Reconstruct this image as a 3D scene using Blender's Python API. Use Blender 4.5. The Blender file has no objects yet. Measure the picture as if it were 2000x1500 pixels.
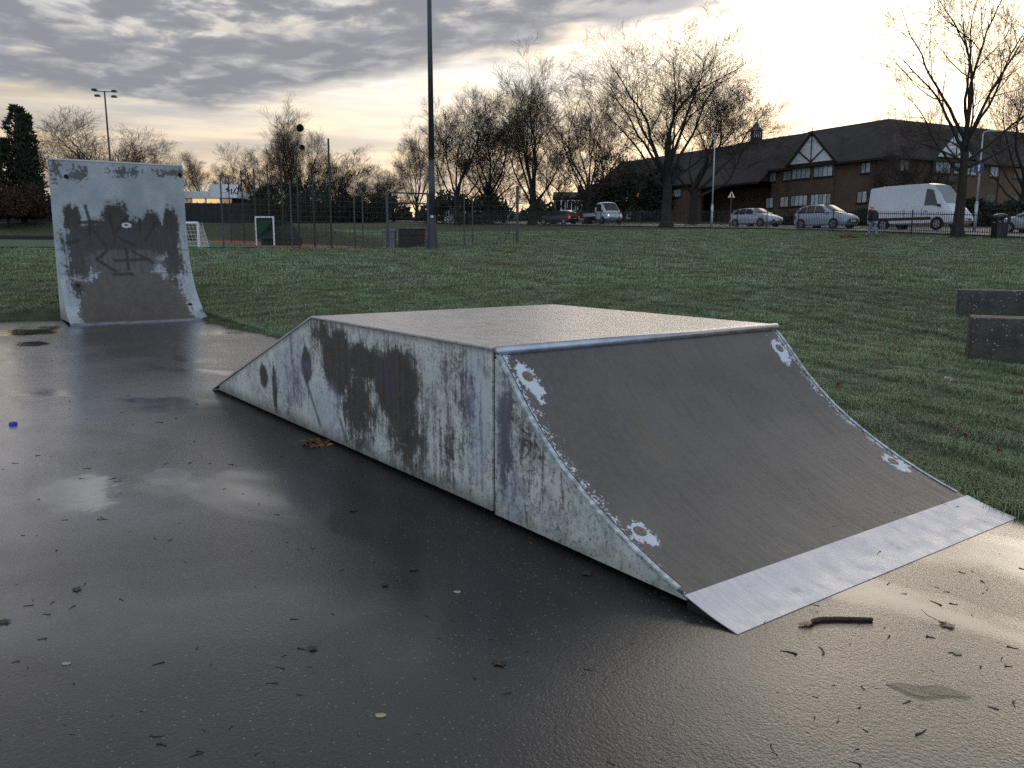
import bpy, bmesh, math, random
import numpy as np
from mathutils import Vector, Matrix, Euler
R = math.radians
rng = random.Random(11)
scene = bpy.context.scene
COL = scene.collection

# ------------------------------------------------------------------ camera
CAM_H, PITCH, ROLL, FPX = 1.5, R(9.42), R(0.13), 1615.0
cam_d = bpy.data.cameras.new('camera'); cam = bpy.data.objects.new('camera', cam_d); COL.objects.link(cam)
cam_d.sensor_width = 36; cam_d.lens = FPX / 2000 * 36; cam_d.clip_start = 0.05; cam_d.clip_end = 3000
cam.matrix_world = Matrix.Translation((0, 0, CAM_H)) @ Matrix.Rotation(R(90) - PITCH, 4, 'X') @ Matrix.Rotation(ROLL, 4, 'Z')
scene.camera = cam
scene.view_settings.view_transform = 'Standard'; scene.view_settings.look = 'None'
scene.view_settings.gamma = 1; scene.view_settings.use_curve_mapping = False
scene.view_settings.exposure = 0.6
scene.render.engine = 'CYCLES'
scene.cycles.max_bounces = 5; scene.cycles.diffuse_bounces = 2; scene.cycles.glossy_bounces = 2
scene.cycles.transparent_max_bounces = 8
scene.cycles.use_denoising = False
SUN_AZ, SUN_EL = R(23), R(13)          # azimuth measured from +Y towards +X
SUN_DIR = Vector((math.sin(SUN_AZ) * math.cos(SUN_EL), math.cos(SUN_AZ) * math.cos(SUN_EL), math.sin(SUN_EL)))

# ------------------------------------------------------------------ node helper
NT = None
class X:
    __slots__ = ('s',)
    def __init__(self, s): self.s = s
    def __add__(a, b): return M('ADD', a, b)
    __radd__ = __add__
    def __sub__(a, b): return M('SUBTRACT', a, b)
    def __rsub__(a, b): return M('SUBTRACT', b, a)
    def __mul__(a, b): return M('MULTIPLY', a, b)
    __rmul__ = __mul__
    def __truediv__(a, b): return M('DIVIDE', a, b)
    def __rtruediv__(a, b): return M('DIVIDE', b, a)
def put(sock, v):
    if isinstance(v, X): NT.links.new(v.s, sock)
    elif isinstance(v, (tuple, list)) and len(v) == 3 and sock.type == 'RGBA': sock.default_value = (*v, 1)
    else: sock.default_value = v
def M(op, a, b=None):
    n = NT.nodes.new('ShaderNodeMath'); n.operation = op
    put(n.inputs[0], a)
    if b is not None: put(n.inputs[1], b)
    return X(n.outputs[0])
def mx(a, b): return M('MAXIMUM', a, b)
def mn(a, b): return M('MINIMUM', a, b)
def pw(a, b): return M('POWER', a, b)
def ss(lo, hi, x, a=0.0, b=1.0):
    n = NT.nodes.new('ShaderNodeMapRange'); n.interpolation_type = 'SMOOTHSTEP'
    put(n.inputs[0], x); n.inputs[1].default_value = lo; n.inputs[2].default_value = hi
    n.inputs[3].default_value = a; n.inputs[4].default_value = b
    return X(n.outputs[0])
def comb(x, y, z):
    n = NT.nodes.new('ShaderNodeCombineXYZ')
    for i, v in enumerate((x, y, z)): put(n.inputs[i], v)
    return X(n.outputs[0])
def sep(v):
    n = NT.nodes.new('ShaderNodeSeparateXYZ'); put(n.inputs[0], v)
    return X(n.outputs[0]), X(n.outputs[1]), X(n.outputs[2])
def noise(v, scale, detail=4, rough=.55, dist=0.0, color=False):
    n = NT.nodes.new('ShaderNodeTexNoise'); put(n.inputs['Vector'], v)
    n.inputs['Scale'].default_value = scale; n.inputs['Detail'].default_value = detail
    n.inputs['Roughness'].default_value = rough; n.inputs['Distortion'].default_value = dist
    return X(n.outputs['Color' if color else 'Fac'])
def voro(v, scale, out='Distance', rnd=1.0):
    n = NT.nodes.new('ShaderNodeTexVoronoi'); put(n.inputs['Vector'], v)
    n.inputs['Scale'].default_value = scale; n.inputs['Randomness'].default_value = rnd
    return X(n.outputs[out])
def mixc(f, a, b, mode='MIX'):
    n = NT.nodes.new('ShaderNodeMix'); n.data_type = 'RGBA'; n.blend_type = mode
    put(n.inputs[0], f); put(n.inputs[6], a); put(n.inputs[7], b)
    return X(n.outputs[2])
def scalec(c, f):
    n = NT.nodes.new('ShaderNodeVectorMath'); n.operation = 'SCALE'
    put(n.inputs[0], c); put(n.inputs['Scale'], f); return X(n.outputs[0])
def addc(a, b):
    n = NT.nodes.new('ShaderNodeVectorMath'); n.operation = 'ADD'
    put(n.inputs[0], a); put(n.inputs[1], b); return X(n.outputs[0])
def dotv(a, b):
    n = NT.nodes.new('ShaderNodeVectorMath'); n.operation = 'DOT_PRODUCT'
    put(n.inputs[0], a); put(n.inputs[1], b); return X(n.outputs['Value'])
def coords(kind='Object'):
    return X(NT.nodes.new('ShaderNodeTexCoord').outputs[kind])
def worldpos():
    return X(NT.nodes.new('ShaderNodeNewGeometry').outputs['Position'])
def bump(h, strength=.3, dist=.01, normal=None):
    n = NT.nodes.new('ShaderNodeBump'); put(n.inputs['Height'], h)
    n.inputs['Strength'].default_value = strength; n.inputs['Distance'].default_value = dist
    return X(n.outputs[0])
def ell(x, y, cx, cy, rx, ry):            # 1 at the centre, 0 on the rim of an ellipse, negative outside
    dx = (x - cx) / rx; dy = (y - cy) / ry
    return 1.0 - M('SQRT', dx * dx + dy * dy)
def seg(x, y, x0, y0, x1, y1):            # distance to a segment
    dx, dy = x1 - x0, y1 - y0; L2 = dx * dx + dy * dy
    t = M('MINIMUM', M('MAXIMUM', ((x - x0) * dx + (y - y0) * dy) / L2, 0.0), 1.0)
    ex = x - x0 - t * dx; ey = y - y0 - t * dy
    return M('SQRT', ex * ex + ey * ey)
MATS = {}
def mat(name, fn=None, **kw):
    global NT
    if name in MATS: return MATS[name]
    m = bpy.data.materials.new(name); m.use_nodes = True
    NT = m.node_tree; b = NT.nodes['Principled BSDF']
    args = fn() if fn else {}
    args.update(kw)
    for k, v in args.items(): put(b.inputs[k.replace('_', ' ')], v)
    MATS[name] = m; return m
def plain(name, col, rough=.6, var=.25, scale=6.0, metal=0.0, bs=.15, **kw):
    def f():
        p = coords(); n = noise(p, scale, 5)
        a = tuple(c * (1 - var) for c in col); b2 = tuple(min(1, c * (1 + var)) for c in col)
        return dict(Base_Color=mixc(ss(.3, .7, n), a, b2), Roughness=ss(.2, .8, n, max(.02, rough - .08), min(1, rough + .08)),
                    Metallic=metal, Normal=bump(noise(p, scale * 6, 4), bs, .004))
    return mat(name, f, **kw)

# ------------------------------------------------------------------ world and sun
world = bpy.data.worlds.new('World'); scene.world = world; world.use_nodes = True
NT = world.node_tree
sky = NT.nodes.new('ShaderNodeTexSky'); sky.sky_type = 'NISHITA'; sky.sun_disc = False
sky.sun_elevation = SUN_EL; sky.sun_rotation = SUN_AZ; sky.air_density = 1.0; sky.dust_density = 1.6; sky.ozone_density = 1.5
dvec = coords('Generated'); dx_, dy_, dz_ = sep(dvec)
ang = M('ARCCOSINE', mn(mx(dotv(dvec, tuple(SUN_DIR)), -1.0), 1.0))
up = mx(dz_, 0.025)
cpx, cpy = dx_ / up, dy_ / up                                # where the ray meets a flat cloud layer
az = M('ARCTAN2', dx_, dy_); el = M('ARCSINE', mn(mx(dz_, -1.0), 1.0))
glow = (M('EXPONENT', (ang / .20) * (ang / .20) * -1.0) * 10.0 + M('EXPONENT', ang * -4.4) * 5.0) * ss(.11, .25, el, .08, 1.0)
streak = noise(comb(az * 2.2, el * 26.0, 3.1), 1.6, 5, .6)    # long thin bands low in the sky
lowband = ss(.20, .07, el)
glowcol = mixc(ss(.08, .23, el), (1.0, .62, .30), (1.0, .88, .66))
blot = noise(comb(az * 2.6, el * 9.0, 5.5), 1.9, 4, .55)
warm = mixc(lowband, mixc(ss(.40, .62, blot), (6.3, 5.3, 3.8), (4.9, 4.7, 4.5)), mixc(ss(.35, .65, streak), (4.4, 3.5, 3.0), (6.4, 4.6, 2.9)))
clear = addc(scalec(X(sky.outputs[0]), .20), scalec(glowcol, glow))
warm = mixc(ss(.24, .42, el), warm, (4.6, 4.8, 5.1))
clear = addc(clear, scalec(warm, ss(1.9, .3, ang) * ss(.32, .7, streak, .82, 1.22)))
# altocumulus bank: covers the left and the zenith, opens towards the sun and along the horizon
pv = comb(cpx, cpy, 0.0)
n_big = noise(pv, .55, 3, .5)
n_mid = noise(comb(cpx * 1.15 + cpy * .25, cpy * .85, 1.7), 3.0, 6, .56, .25)
edge = 6.3 - mx(cpx + 2.2, 0.0) * .80 - mx(-2.2 - cpx, 0.0) * 1.2
cover = (edge - cpy) * .8 + (n_big - .5) * 1.5 + (n_mid - .5) * .9
back_open = ss(-2.6, -.2, cpy)                                # clearer sky behind the camera
broken = ss(5.0, 3.4, cpy) * ss(2.2, 2.9, cpy)                # the bank frays away from its lower edge
gap = ss(.62, .78, n_mid + broken * .18) * ss(.25, 1.6, cover)
mask = ss(-.28, .28, cover) * (1.0 - gap * .85) * (back_open * .8 + .2)
ccol = mixc(ss(.44, .72, n_mid + broken * .06), (1.92, 1.97, 2.22), (3.45, 3.40, 3.50))
ccol = addc(ccol, scalec((1.0, .88, .76), mn(glow, 12.0) * .09))
wisp = ss(.60, .74, noise(comb(az * 3.0, el * 15.0, 9.0), 1.5, 5, .6)) * ss(.0, .06, el) * .38
full = mixc(wisp, clear, ccol)
full = mixc(mask, full, ccol)
behind = mixc(ss(.0, .5, el), (6.0, 6.7, 7.8), (5.3, 6.4, 8.0))   # pale open sky away from the sun
full = mixc(ss(.3, -.9, dy_) * .85, full, behind)
world.cycles.sampling_method = 'MANUAL'; world.cycles.sample_map_resolution = 512
bg = NT.nodes['Background']; put(bg.inputs[0], full); bg.inputs[1].default_value = .1
sun_d = bpy.data.lights.new('sun', 'SUN'); sun_d.energy = .5; sun_d.angle = R(40); sun_d.color = (1, .86, .68)
sun = bpy.data.objects.new('sun', sun_d); COL.objects.link(sun)
sun.rotation_euler = (-SUN_DIR).to_track_quat('-Z', 'Y').to_euler(); sun.location = SUN_DIR * 200

# ------------------------------------------------------------------ geometry helpers
def ray(px, py):
    x, y = px - 1000, py - 750
    x, y = math.cos(ROLL) * x + math.sin(ROLL) * y, -math.sin(ROLL) * x + math.cos(ROLL) * y
    u = -y / FPX
    return Vector((x / FPX, math.cos(PITCH) + u * math.sin(PITCH), -math.sin(PITCH) + u * math.cos(PITCH)))
def at(px, py, Y):                        # world point seen at a source pixel, Y metres in front
    d = ray(px, py); return Vector((0, 0, CAM_H)) + d * (Y / d.y)
def pad_at(px, py, z=0.0):
    d = ray(px, py); return Vector((0, 0, CAM_H)) + d * ((z - CAM_H) / d.z)
class MB:
    def __init__(self): self.v = []; self.f = []
    def poly(self, pts):
        i = len(self.v); self.v += [tuple(p) for p in pts]; self.f.append(tuple(range(i, i + len(pts)))); return self
    def box(self, a, b):
        (x0, y0, z0), (x1, y1, z1) = a, b; i = len(self.v)
        self.v += [(x0, y0, z0), (x1, y0, z0), (x1, y1, z0), (x0, y1, z0), (x0, y0, z1), (x1, y0, z1), (x1, y1, z1), (x0, y1, z1)]
        for q in ((0, 3, 2, 1), (4, 5, 6, 7), (0, 1, 5, 4), (1, 2, 6, 5), (2, 3, 7, 6), (3, 0, 4, 7)): self.f.append(tuple(i + k for k in q))
        return self
    def prism(self, pts, off):            # polygon swept by a vector
        off = Vector(off); n = len(pts); i = len(self.v)
        self.v += [tuple(p) for p in pts] + [tuple(Vector(p) + off) for p in pts]
        self.f.append(tuple(i + k for k in reversed(range(n)))); self.f.append(tuple(i + n + k for k in range(n)))
        for k in range(n): self.f.append((i + k, i + (k + 1) % n, i + n + (k + 1) % n, i + n + k))
        return self
    def tube(self, pts, rad, n=6, cap=True):
        pts = [Vector(p) for p in pts]
        rads = rad if isinstance(rad, (list, tuple)) else [rad] * len(pts)
        i0 = len(self.v)
        for k, p in enumerate(pts):
            t = (pts[min(k + 1, len(pts) - 1)] - pts[max(k - 1, 0)]).normalized()
            a = t.orthogonal().normalized() if k == 0 else (a - t * a.dot(t)).normalized()
            b = t.cross(a)
            for j in range(n):
                w = 2 * math.pi * j / n
                self.v.append(tuple(p + (a * math.cos(w) + b * math.sin(w)) * rads[k]))
        for k in range(len(pts) - 1):
            for j in range(n):
                p0 = i0 + k * n + j; p1 = i0 + k * n + (j + 1) % n
                self.f.append((p0, p1, p1 + n, p0 + n))
        if cap:
            self.f.append(tuple(i0 + j for j in reversed(range(n)))); e = i0 + (len(pts) - 1) * n
            self.f.append(tuple(e + j for j in range(n)))
        return self
    def bar(self, a, b, w, h):            # rectangular bar
        a, b = Vector(a), Vector(b); t = (b - a).normalized()
        s = t.cross(Vector((0, 0, 1))); s = s.normalized() if s.length > 1e-4 else Vector((1, 0, 0)); u = s.cross(t)
        pts = [a + s * w / 2 + u * h / 2, a - s * w / 2 + u * h / 2, a - s * w / 2 - u * h / 2, a + s * w / 2 - u * h / 2]
        return self.prism(pts, b - a)
    def lathe(self, prof, n=16, c=(0, 0, 0), axis='z'):
        i0 = len(self.v); c = Vector(c)
        for (r, z) in prof:
            for j in range(n):
                w = 2 * math.pi * j / n; x, y = r * math.cos(w), r * math.sin(w)
                self.v.append(tuple(c + (Vector((x, y, z)) if axis == 'z' else Vector((x, z, y)))))
        for k in range(len(prof) - 1):
            for j in range(n):
                p0 = i0 + k * n + j; p1 = i0 + k * n + (j + 1) % n
                self.f.append((p0, p1, p1 + n, p0 + n))
        self.f.append(tuple(i0 + j for j in reversed(range(n)))); e = i0 + (len(prof) - 1) * n
        self.f.append(tuple(e + j for j in range(n)))
        return self
    def mesh(self, name):
        me = bpy.data.meshes.new(name); me.from_pydata(self.v, [], self.f); me.update(); return me
    def build(self, name, m, parent=None, smooth=False, bevel=0, fix=True):
        me = self.mesh(name)
        if fix:
            bm = bmesh.new(); bm.from_mesh(me); bmesh.ops.recalc_face_normals(bm, faces=bm.faces); bm.to_mesh(me); bm.free()
        return link(name, me, m, parent, smooth, bevel)
def link(name, me, m, parent=None, smooth=False, bevel=0):
    o = bpy.data.objects.new(name, me); COL.objects.link(o)
    if m is not None and not me.materials: me.materials.append(m)
    if parent is not None: o.parent = parent
    if smooth:
        for p in me.polygons: p.use_smooth = True
    if bevel:
        b = o.modifiers.new('bevel', 'BEVEL'); b.width = bevel; b.segments = 2; b.limit_method = 'ANGLE'; b.angle_limit = R(35)
    return o
def thing(name, label, cat, loc=(0, 0, 0), rz=0.0, group=None):
    o = bpy.data.objects.new(name, None); COL.objects.link(o); o.location = loc; o.rotation_euler = (0, 0, rz)
    o.empty_display_size = .2
    return tag(o, label, cat, group)
def tag(o, label, cat, group=None):
    o['label'] = label; o['category'] = cat
    if group: o['group'] = group
    return o
def struct(o, label=None):
    o['kind'] = 'structure'
    if label: o['label'] = label
    return o
def stuff(o, label=None):
    o['kind'] = 'stuff'
    if label: o['label'] = label
    return o

# ------------------------------------------------------------------ layout: pad frame and terrain
YAW = R(-53.9); PADO = Vector((-.1001, 4.4163, 0)); CU, SU = math.cos(YAW), math.sin(YAW)
HB, WB, LB, RB, RQ, RE = .954, 2.396, 2.47, 2.738, 1.694, 1.42     # funbox height, width, deck, bank run, quarter run
PADV1, PADU0 = 2.50, -15.95
def to_uv(x, y): dx, dy = x - PADO.x, y - PADO.y; return CU * dx + SU * dy, -SU * dx + CU * dy
def from_uv(u, v): return Vector((PADO.x + CU * u - SU * v, PADO.y + SU * u + CU * v, 0))
PC = Vector((-5.0, 41.0, 0)); E1 = Vector((-.891, -.454, 0)); E2 = Vector((-.454, .891, 0))   # sports pitch corner and axes
def pitch_st(x, y): d = Vector((x - PC.x, y - PC.y, 0)); return d.dot(E1), d.dot(E2)
def pitch_z(s, t): return 1.37 + .0145 * t
def sm(a, b, x): t = min(1, max(0, (x - a) / (b - a))); return t * t * (3 - 2 * t)
def base_z(x, y):
    ye = y + .45 * max(0, min(-x - 4, 40)) * sm(14, 26, y) * (1 - sm(60, 110, y))
    s = max(0.0, ye - 13.0); s = s * s / (s + 3.0) + min(s, 2) * .1
    z = .058 * min(s, 42) + .042 * min(max(0, s - 42), 70)
    z += .012 * max(-4, min(x, 40)) * min(1, max(0, (y - 14) / 34))
    z += ((.006) * math.sin(x * .9 + 1.3 * math.sin(y * .35)) * math.sin(y * .6 + .7) + .004 * math.sin(x * 2.3 + y * 1.1) * math.sin(y * 1.9 - x * .7)) * sm(.15, 3.0, pad_dist(x, y))
    return z
def pad_dist(x, y):                       # metres outside the pad
    u, v = to_uv(x, y)
    return math.hypot(max(0, PADU0 - u, u - 14), max(0, v - PADV1, -16 - v))
RL0 = Vector((27.5, 42.0, 0)); RLD = Vector((-.51, .86, 0)).normalized(); RLN = Vector((RLD.y, -RLD.x, 0))   # park railing line, normal towards the road
def road_off(x, y): return Vector((x - RL0.x, y - RL0.y, 0)).dot(RLN)
def ground_z(x, y):
    u, v = to_uv(x, y)
    if PADU0 + .12 < u < 13.8 and -15.8 < v < PADV1 - .12: return -.06
    z = base_z(x, y)
    s, t = pitch_st(x, y)
    if s > -3 and t > -3:
        w = sm(-1.2, .3, s) * sm(-1.2, .3, t) * (1 - sm(48, 66, t))
        z = z * (1 - w) + (pitch_z(s, min(t, 50)) - .05) * w
    return z
def gz(x, y): return Vector((x, y, ground_z(x, y)))
def at_ground(px, Y):                     # ground point in image column px, Y metres in front
    x = (px - 1000) / FPX * Y * 1.0
    d = ray(px, 480); x = d.x / d.y * Y
    return gz(x, Y)

# ------------------------------------------------------------------ materials: ground
def m_pad():
    p = worldpos(); px, py, pz = sep(p)
    u = (px - PADO.x) * CU + (py - PADO.y) * SU; v = (px - PADO.x) * -SU + (py - PADO.y) * CU
    q = comb(u, v, 0.0)
    grain = noise(q, 95, 3, .6); agg = voro(q, 60); agc = voro(q, 60, 'Color')
    fleck = ss(.26, .14, agg) * ss(.76, .90, sep(agc)[0])
    big = noise(q, .45, 4, .55, .4); mid = noise(comb(u * .6, v * 1.5, 4.0), 1.5, 5, .6)
    col = mixc(ss(.32, .68, big), (.010, .0105, .012), (.027, .027, .027))
    col = mixc(ss(.45, .75, mid) * .5, col, (.052, .050, .047))
    col = mixc(ss(.35, .75, grain) * .35, col, (.085, .083, .08))
    col = mixc(fleck * .5, col, (.40, .39, .37))
    pud = ss(.50, .68, noise(comb(u * .8, v * 1.35, 8.0), .62, 4, .5, .5))       # standing film of water
    for (a_, b_, ru, rv) in ((150, 962, .55, .30), (335, 934, .38, .17), (60, 672, .5, .3)):
        w_ = pad_at(a_, b_); uu, vv = to_uv(w_.x, w_.y); pud = mx(pud, ss(.0, .42, ell(u, v, uu, vv, ru, rv) + (noise(q, 2.6, 6, .62) - .5) * 1.8) * .85)
    film = ss(.40, .60, noise(comb(u, v * .8, 2.0), .33, 3, .5))
    soak_sheen = ss(.0, .45, ell(u, v, -7.2, -3.7, 9.0, 4.1) + (big - .5) * .5)                # wetter left side with boosted reflection; also masks the painted sheen
    wet = mx(mx(pud, film * .55), soak_sheen * ss(.30, .60, mid, .72, 1.0))
    col = mixc(wet * .35, col, scalec(col, .6))
    pale = soak_sheen * ss(.28, .52, mid * .5 + big * .5)
    col = mixc(pale * .85, col, mixc(ss(.3, .7, mid * .6 + grain * .4), (.170, .166, .180), (.260, .252, .268)))          # bright sky sheen on the left, painted into the base colour
    rough = mixc(wet, (.34, .34, .34), (.18, .18, .18)); rough = mixc(ss(.4, .7, grain) * .5 * (1.0 - soak_sheen * .8), rough, (.5, .5, .5)); rough = mixc(pud, rough, (.07, .07, .07))
    gloss_shade = ss(-1.15, -.25, v + (big - .5) * .8) * ss(-LB - RB - .1, -LB - RB + 1.2, u) * ss(RQ + .1, RQ - .7, u)      # gloss cut along the ramp to imitate its dark shaded zone
    rough = mixc(gloss_shade, rough, (.52, .52, .52))
    h = grain * .7 + noise(q, 55, 4, .65) * .4 + agg * .25
    n = NT.nodes.new('ShaderNodeBump'); put(n.inputs['Height'], h); put(n.inputs['Strength'], (1.0 - pud) * (1.0 - wet * .80) * .48 + .02); n.inputs['Distance'].default_value = .006
    n2 = NT.nodes.new('ShaderNodeBump'); put(n2.inputs['Height'], noise(q, 2.2, 3, .5)); n2.inputs['Strength'].default_value = .35; n2.inputs['Distance'].default_value = .012
    NT.links.new(n2.outputs[0], n.inputs['Normal'])
    return dict(Base_Color=col, Roughness=rough, Normal=X(n.outputs[0]), IOR=1.36 + soak_sheen * .45, Coat_Weight=1.0 - gloss_shade * .92, Coat_Roughness=mixc(pud, (.22, .22, .22), (.09, .09, .09)), Coat_IOR=1.36 + soak_sheen * .40, Coat_Normal=X(n.outputs[0]))
def m_ground():
    p = worldpos()
    a = noise(p, .22, 4, .6); b = noise(p, 3.5, 5, .65); c = noise(p, 30, 3, .6)
    col = mixc(ss(.3, .7, b), (.040, .055, .022), (.085, .105, .045))
    col = mixc(ss(.55, .8, a) * .6, col, (.052, .044, .026))
    return dict(Base_Color=mixc(c * .5, col, (.02, .026, .010)), Roughness=.95, Normal=bump(c + b * 2.0, .9, .05))
def m_grass():
    oi = NT.nodes.new('ShaderNodeObjectInfo'); rnd = X(oi.outputs['Random']); 
    p = worldpos(); a = noise(p, .16, 3, .55); b = noise(p, 1.1, 4, .6); z = sep(coords())[2]
    col = mixc(ss(.3, .7, b), (.165, .245, .105), (.28, .365, .19))
    col = mixc(ss(.46, .66, a + (b - .5) * .5) * .55, col, (.17, .165, .08)); col = mixc(ss(.62, .72, noise(p, .55, 5, .7)) * .6, col, (.12, .10, .06))
    col = mixc(ss(.80, 1.0, rnd) * .6, col, (.20, .18, .11))
    frost = ss(.44, .68, noise(p, .75, 5, .68)) * ss(.015, .06, z)
    col = mixc(frost * .7, col, (.46, .54, .47))
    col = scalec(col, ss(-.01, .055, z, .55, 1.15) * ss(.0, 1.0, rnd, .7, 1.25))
    return dict(Base_Color=col, Roughness=.55, Specular_IOR_Level=.35)
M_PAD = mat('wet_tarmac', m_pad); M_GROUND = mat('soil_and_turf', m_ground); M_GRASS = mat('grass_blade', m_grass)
def m_turf():
    p = worldpos(); n = noise(p, 1.0, 4); n2 = noise(p, 60, 3)
    return dict(Base_Color=mixc(ss(.3, .7, n), (.040, .085, .045), (.058, .115, .062)), Roughness=.8, Normal=bump(n2, .4, .02))
M_TURF = mat('artificial_turf', m_turf)
M_RED = plain('red_surround', (.26, .055, .035), .85, .2, 2.0)
M_ASPH = plain('road_asphalt', (.05, .05, .052), .5, .25, 2.0)
M_PAVE = plain('pavement_slab', (.30, .29, .28), .6, .2, 1.5)
M_KERB = plain('concrete_kerb', (.22, .215, .20), .7, .25, 3)
M_WLINE = plain('white_line', (.75, .76, .75), .7, .1, 5)
M_DARKW = plain('dark_timber', (.018, .018, .021), .75, .35, 4)
M_BOARD = plain('fence_board', (.022, .025, .031), .8, .4, 3)

# ------------------------------------------------------------------ setting: ground, pad, pitch, road
def axis_vals(lo, hi, fine_lo, fine_hi, step, grow):
    v = [fine_lo]
    while v[-1] < fine_hi: v.append(v[-1] + step)
    s = step; a = v[-1]
    while a < hi: s *= grow; a += s; v.append(min(a, hi))
    s = step; a = v[0]
    while a > lo: s *= grow; a -= s; v.insert(0, max(a, lo))
    return v
gx = axis_vals(-900, 900, -24, 32, .35, 1.14); gy = axis_vals(-300, 1800, 1.0, 56, .35, 1.10)
gv = [(x, y, ground_z(x, y)) for y in gy for x in gx]; nx = len(gx)
gf = [(j * nx + i, j * nx + i + 1, (j + 1) * nx + i + 1, (j + 1) * nx + i) for j in range(len(gy) - 1) for i in range(nx - 1)]
me = bpy.data.meshes.new('ground'); me.from_pydata(gv, [], gf); me.update()
struct(link('ground', me, M_GROUND, smooth=True))
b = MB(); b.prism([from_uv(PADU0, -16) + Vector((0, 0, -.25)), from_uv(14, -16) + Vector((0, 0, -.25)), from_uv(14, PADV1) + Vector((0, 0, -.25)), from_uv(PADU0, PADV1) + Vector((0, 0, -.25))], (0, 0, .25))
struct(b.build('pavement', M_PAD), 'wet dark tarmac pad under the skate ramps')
def sheet(name, fn, s0, s1, t0, t1, ns, nt, m, lift):
    vs = []; fs = []
    for j in range(nt + 1):
        for i in range(ns + 1):
            p = fn(s0 + (s1 - s0) * i / ns, t0 + (t1 - t0) * j / nt); vs.append((p[0], p[1], p[2] + lift))
    for j in range(nt):
        for i in range(ns):
            k = j * (ns + 1) + i; fs.append((k, k + 1, k + ns + 2, k + ns + 1))
    me = bpy.data.meshes.new(name); me.from_pydata(vs, [], fs); me.update()
    o = link(name, me, m)
    bm = bmesh.new(); bm.from_mesh(me); bmesh.ops.recalc_face_normals(bm, faces=bm.faces)
    if sum(f.normal.z for f in bm.faces) < 0: bmesh.ops.reverse_faces(bm, faces=bm.faces)
    bm.to_mesh(me); bm.free()
    return struct(o)
def pfn(s, t): q = PC + E1 * s + E2 * t; return (q.x, q.y, pitch_z(s, t))
sheet('sports_pitch', pfn, 0, 70, 0, 46, 20, 14, M_RED, 0)
sheet('pitch_turf', pfn, 5.0, 70, .6, 44, 20, 14, M_TURF, .006)
sheet('pitch_line', pfn, 12, 70, 3.0, 3.12, 8, 1, M_WLINE, .012)
sheet('pitch_line', pfn, 19.0, 22, 8.0, 8.25, 8, 1, M_WLINE, .012)
def rfn(s, t):
    q = RL0 + RLN * s + RLD * t; return (q.x, q.y, base_z(q.x, q.y))
sheet('road', rfn, 4.6, 12.5, -60, 150, 3, 60, M_ASPH, .03)
sheet('footway', rfn, 2.2, 4.4, -60, 150, 2, 60, M_PAVE, .06)
b = MB()
for k in range(60):
    a = Vector(rfn(4.5, -60 + k * 3.5)); c = Vector(rfn(4.5, -60 + (k + 1) * 3.5)); b.bar(a + Vector((0, 0, .05)), c + Vector((0, 0, .05)), .13, .14)
struct(b.build('kerb', M_KERB))
pth = at_ground(1050, 47)
sheet('path', lambda s, t: (pth.x + s, pth.y + t * 1.0 + s * .1, ground_z(pth.x + s, pth.y + t + s * .1)), -1.0, 1.6, -.5, .7, 8, 4, plain('worn_path', (.09, .08, .068), .8, .3, 2), .035)
# ------------------------------------------------------------------ ramp materials
def paint_wear(u, z, q, patches, seed):
    """returns colour of weathered white paint with stripped patches (ellipses broken up by noise)"""
    n1 = noise(comb(u, seed * 1.0, z), 7, 7, .70, .4); nst = noise(comb(u * 15.0, seed * 2.0, z * 1.3), 1.7, 6, .68)
    nf = noise(comb(u, seed * 3.0, z), 48, 4, .72); nb = noise(comb(u, seed * 5.0, z), 2.3, 4, .6)
    base = mixc(ss(.3, .7, noise(comb(u, 1.0, z), 2.0, 4)), (.57, .615, .565), (.71, .735, .69))
    gr = noise(comb(u, seed * 7.0, z), 13, 8, .75)
    base = mixc(ss(.46, .66, gr + (nb - .5) * .4) * .62, base, (.22, .24, .215)); base = mixc(ss(.48, .70, n1) * .40, base, (.36, .39, .33))
    base = mixc(ss(.52, .70, nst) * ss(.40, .60, nb) * .60, base, (.22, .24, .235))
    base = mixc(ss(.56, .66, nf + (nb - .5) * .35) * .70, base, (.10, .10, .085))
    f = None
    for (cx, cz, rx, rz, k) in patches:
        e = ell(u, z, cx, cz, rx, rz) * k
        f = e if f is None else mx(f, e)
    soft = ss(-.20, .40, f + (n1 - .5) * 1.3 + (nst - .5) * 2.2 + (nf - .5) * 1.2 - .05)
    hard = ss(-.04, .26, f + (n1 - .5) * 1.3 + (nst - .5) * .6 + (nf - .5) * .5 - .14)
    base = mixc(soft * .80, base, mixc(nf, (.07, .07, .075), (.17, .17, .17)))
    base = mixc(hard, base, mixc(ss(.35, .65, nst * .4 + nf * .3 + n1 * .3), (.030, .027, .024), (.105, .096, .086)))
    return base, n1, nst, nf
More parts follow.
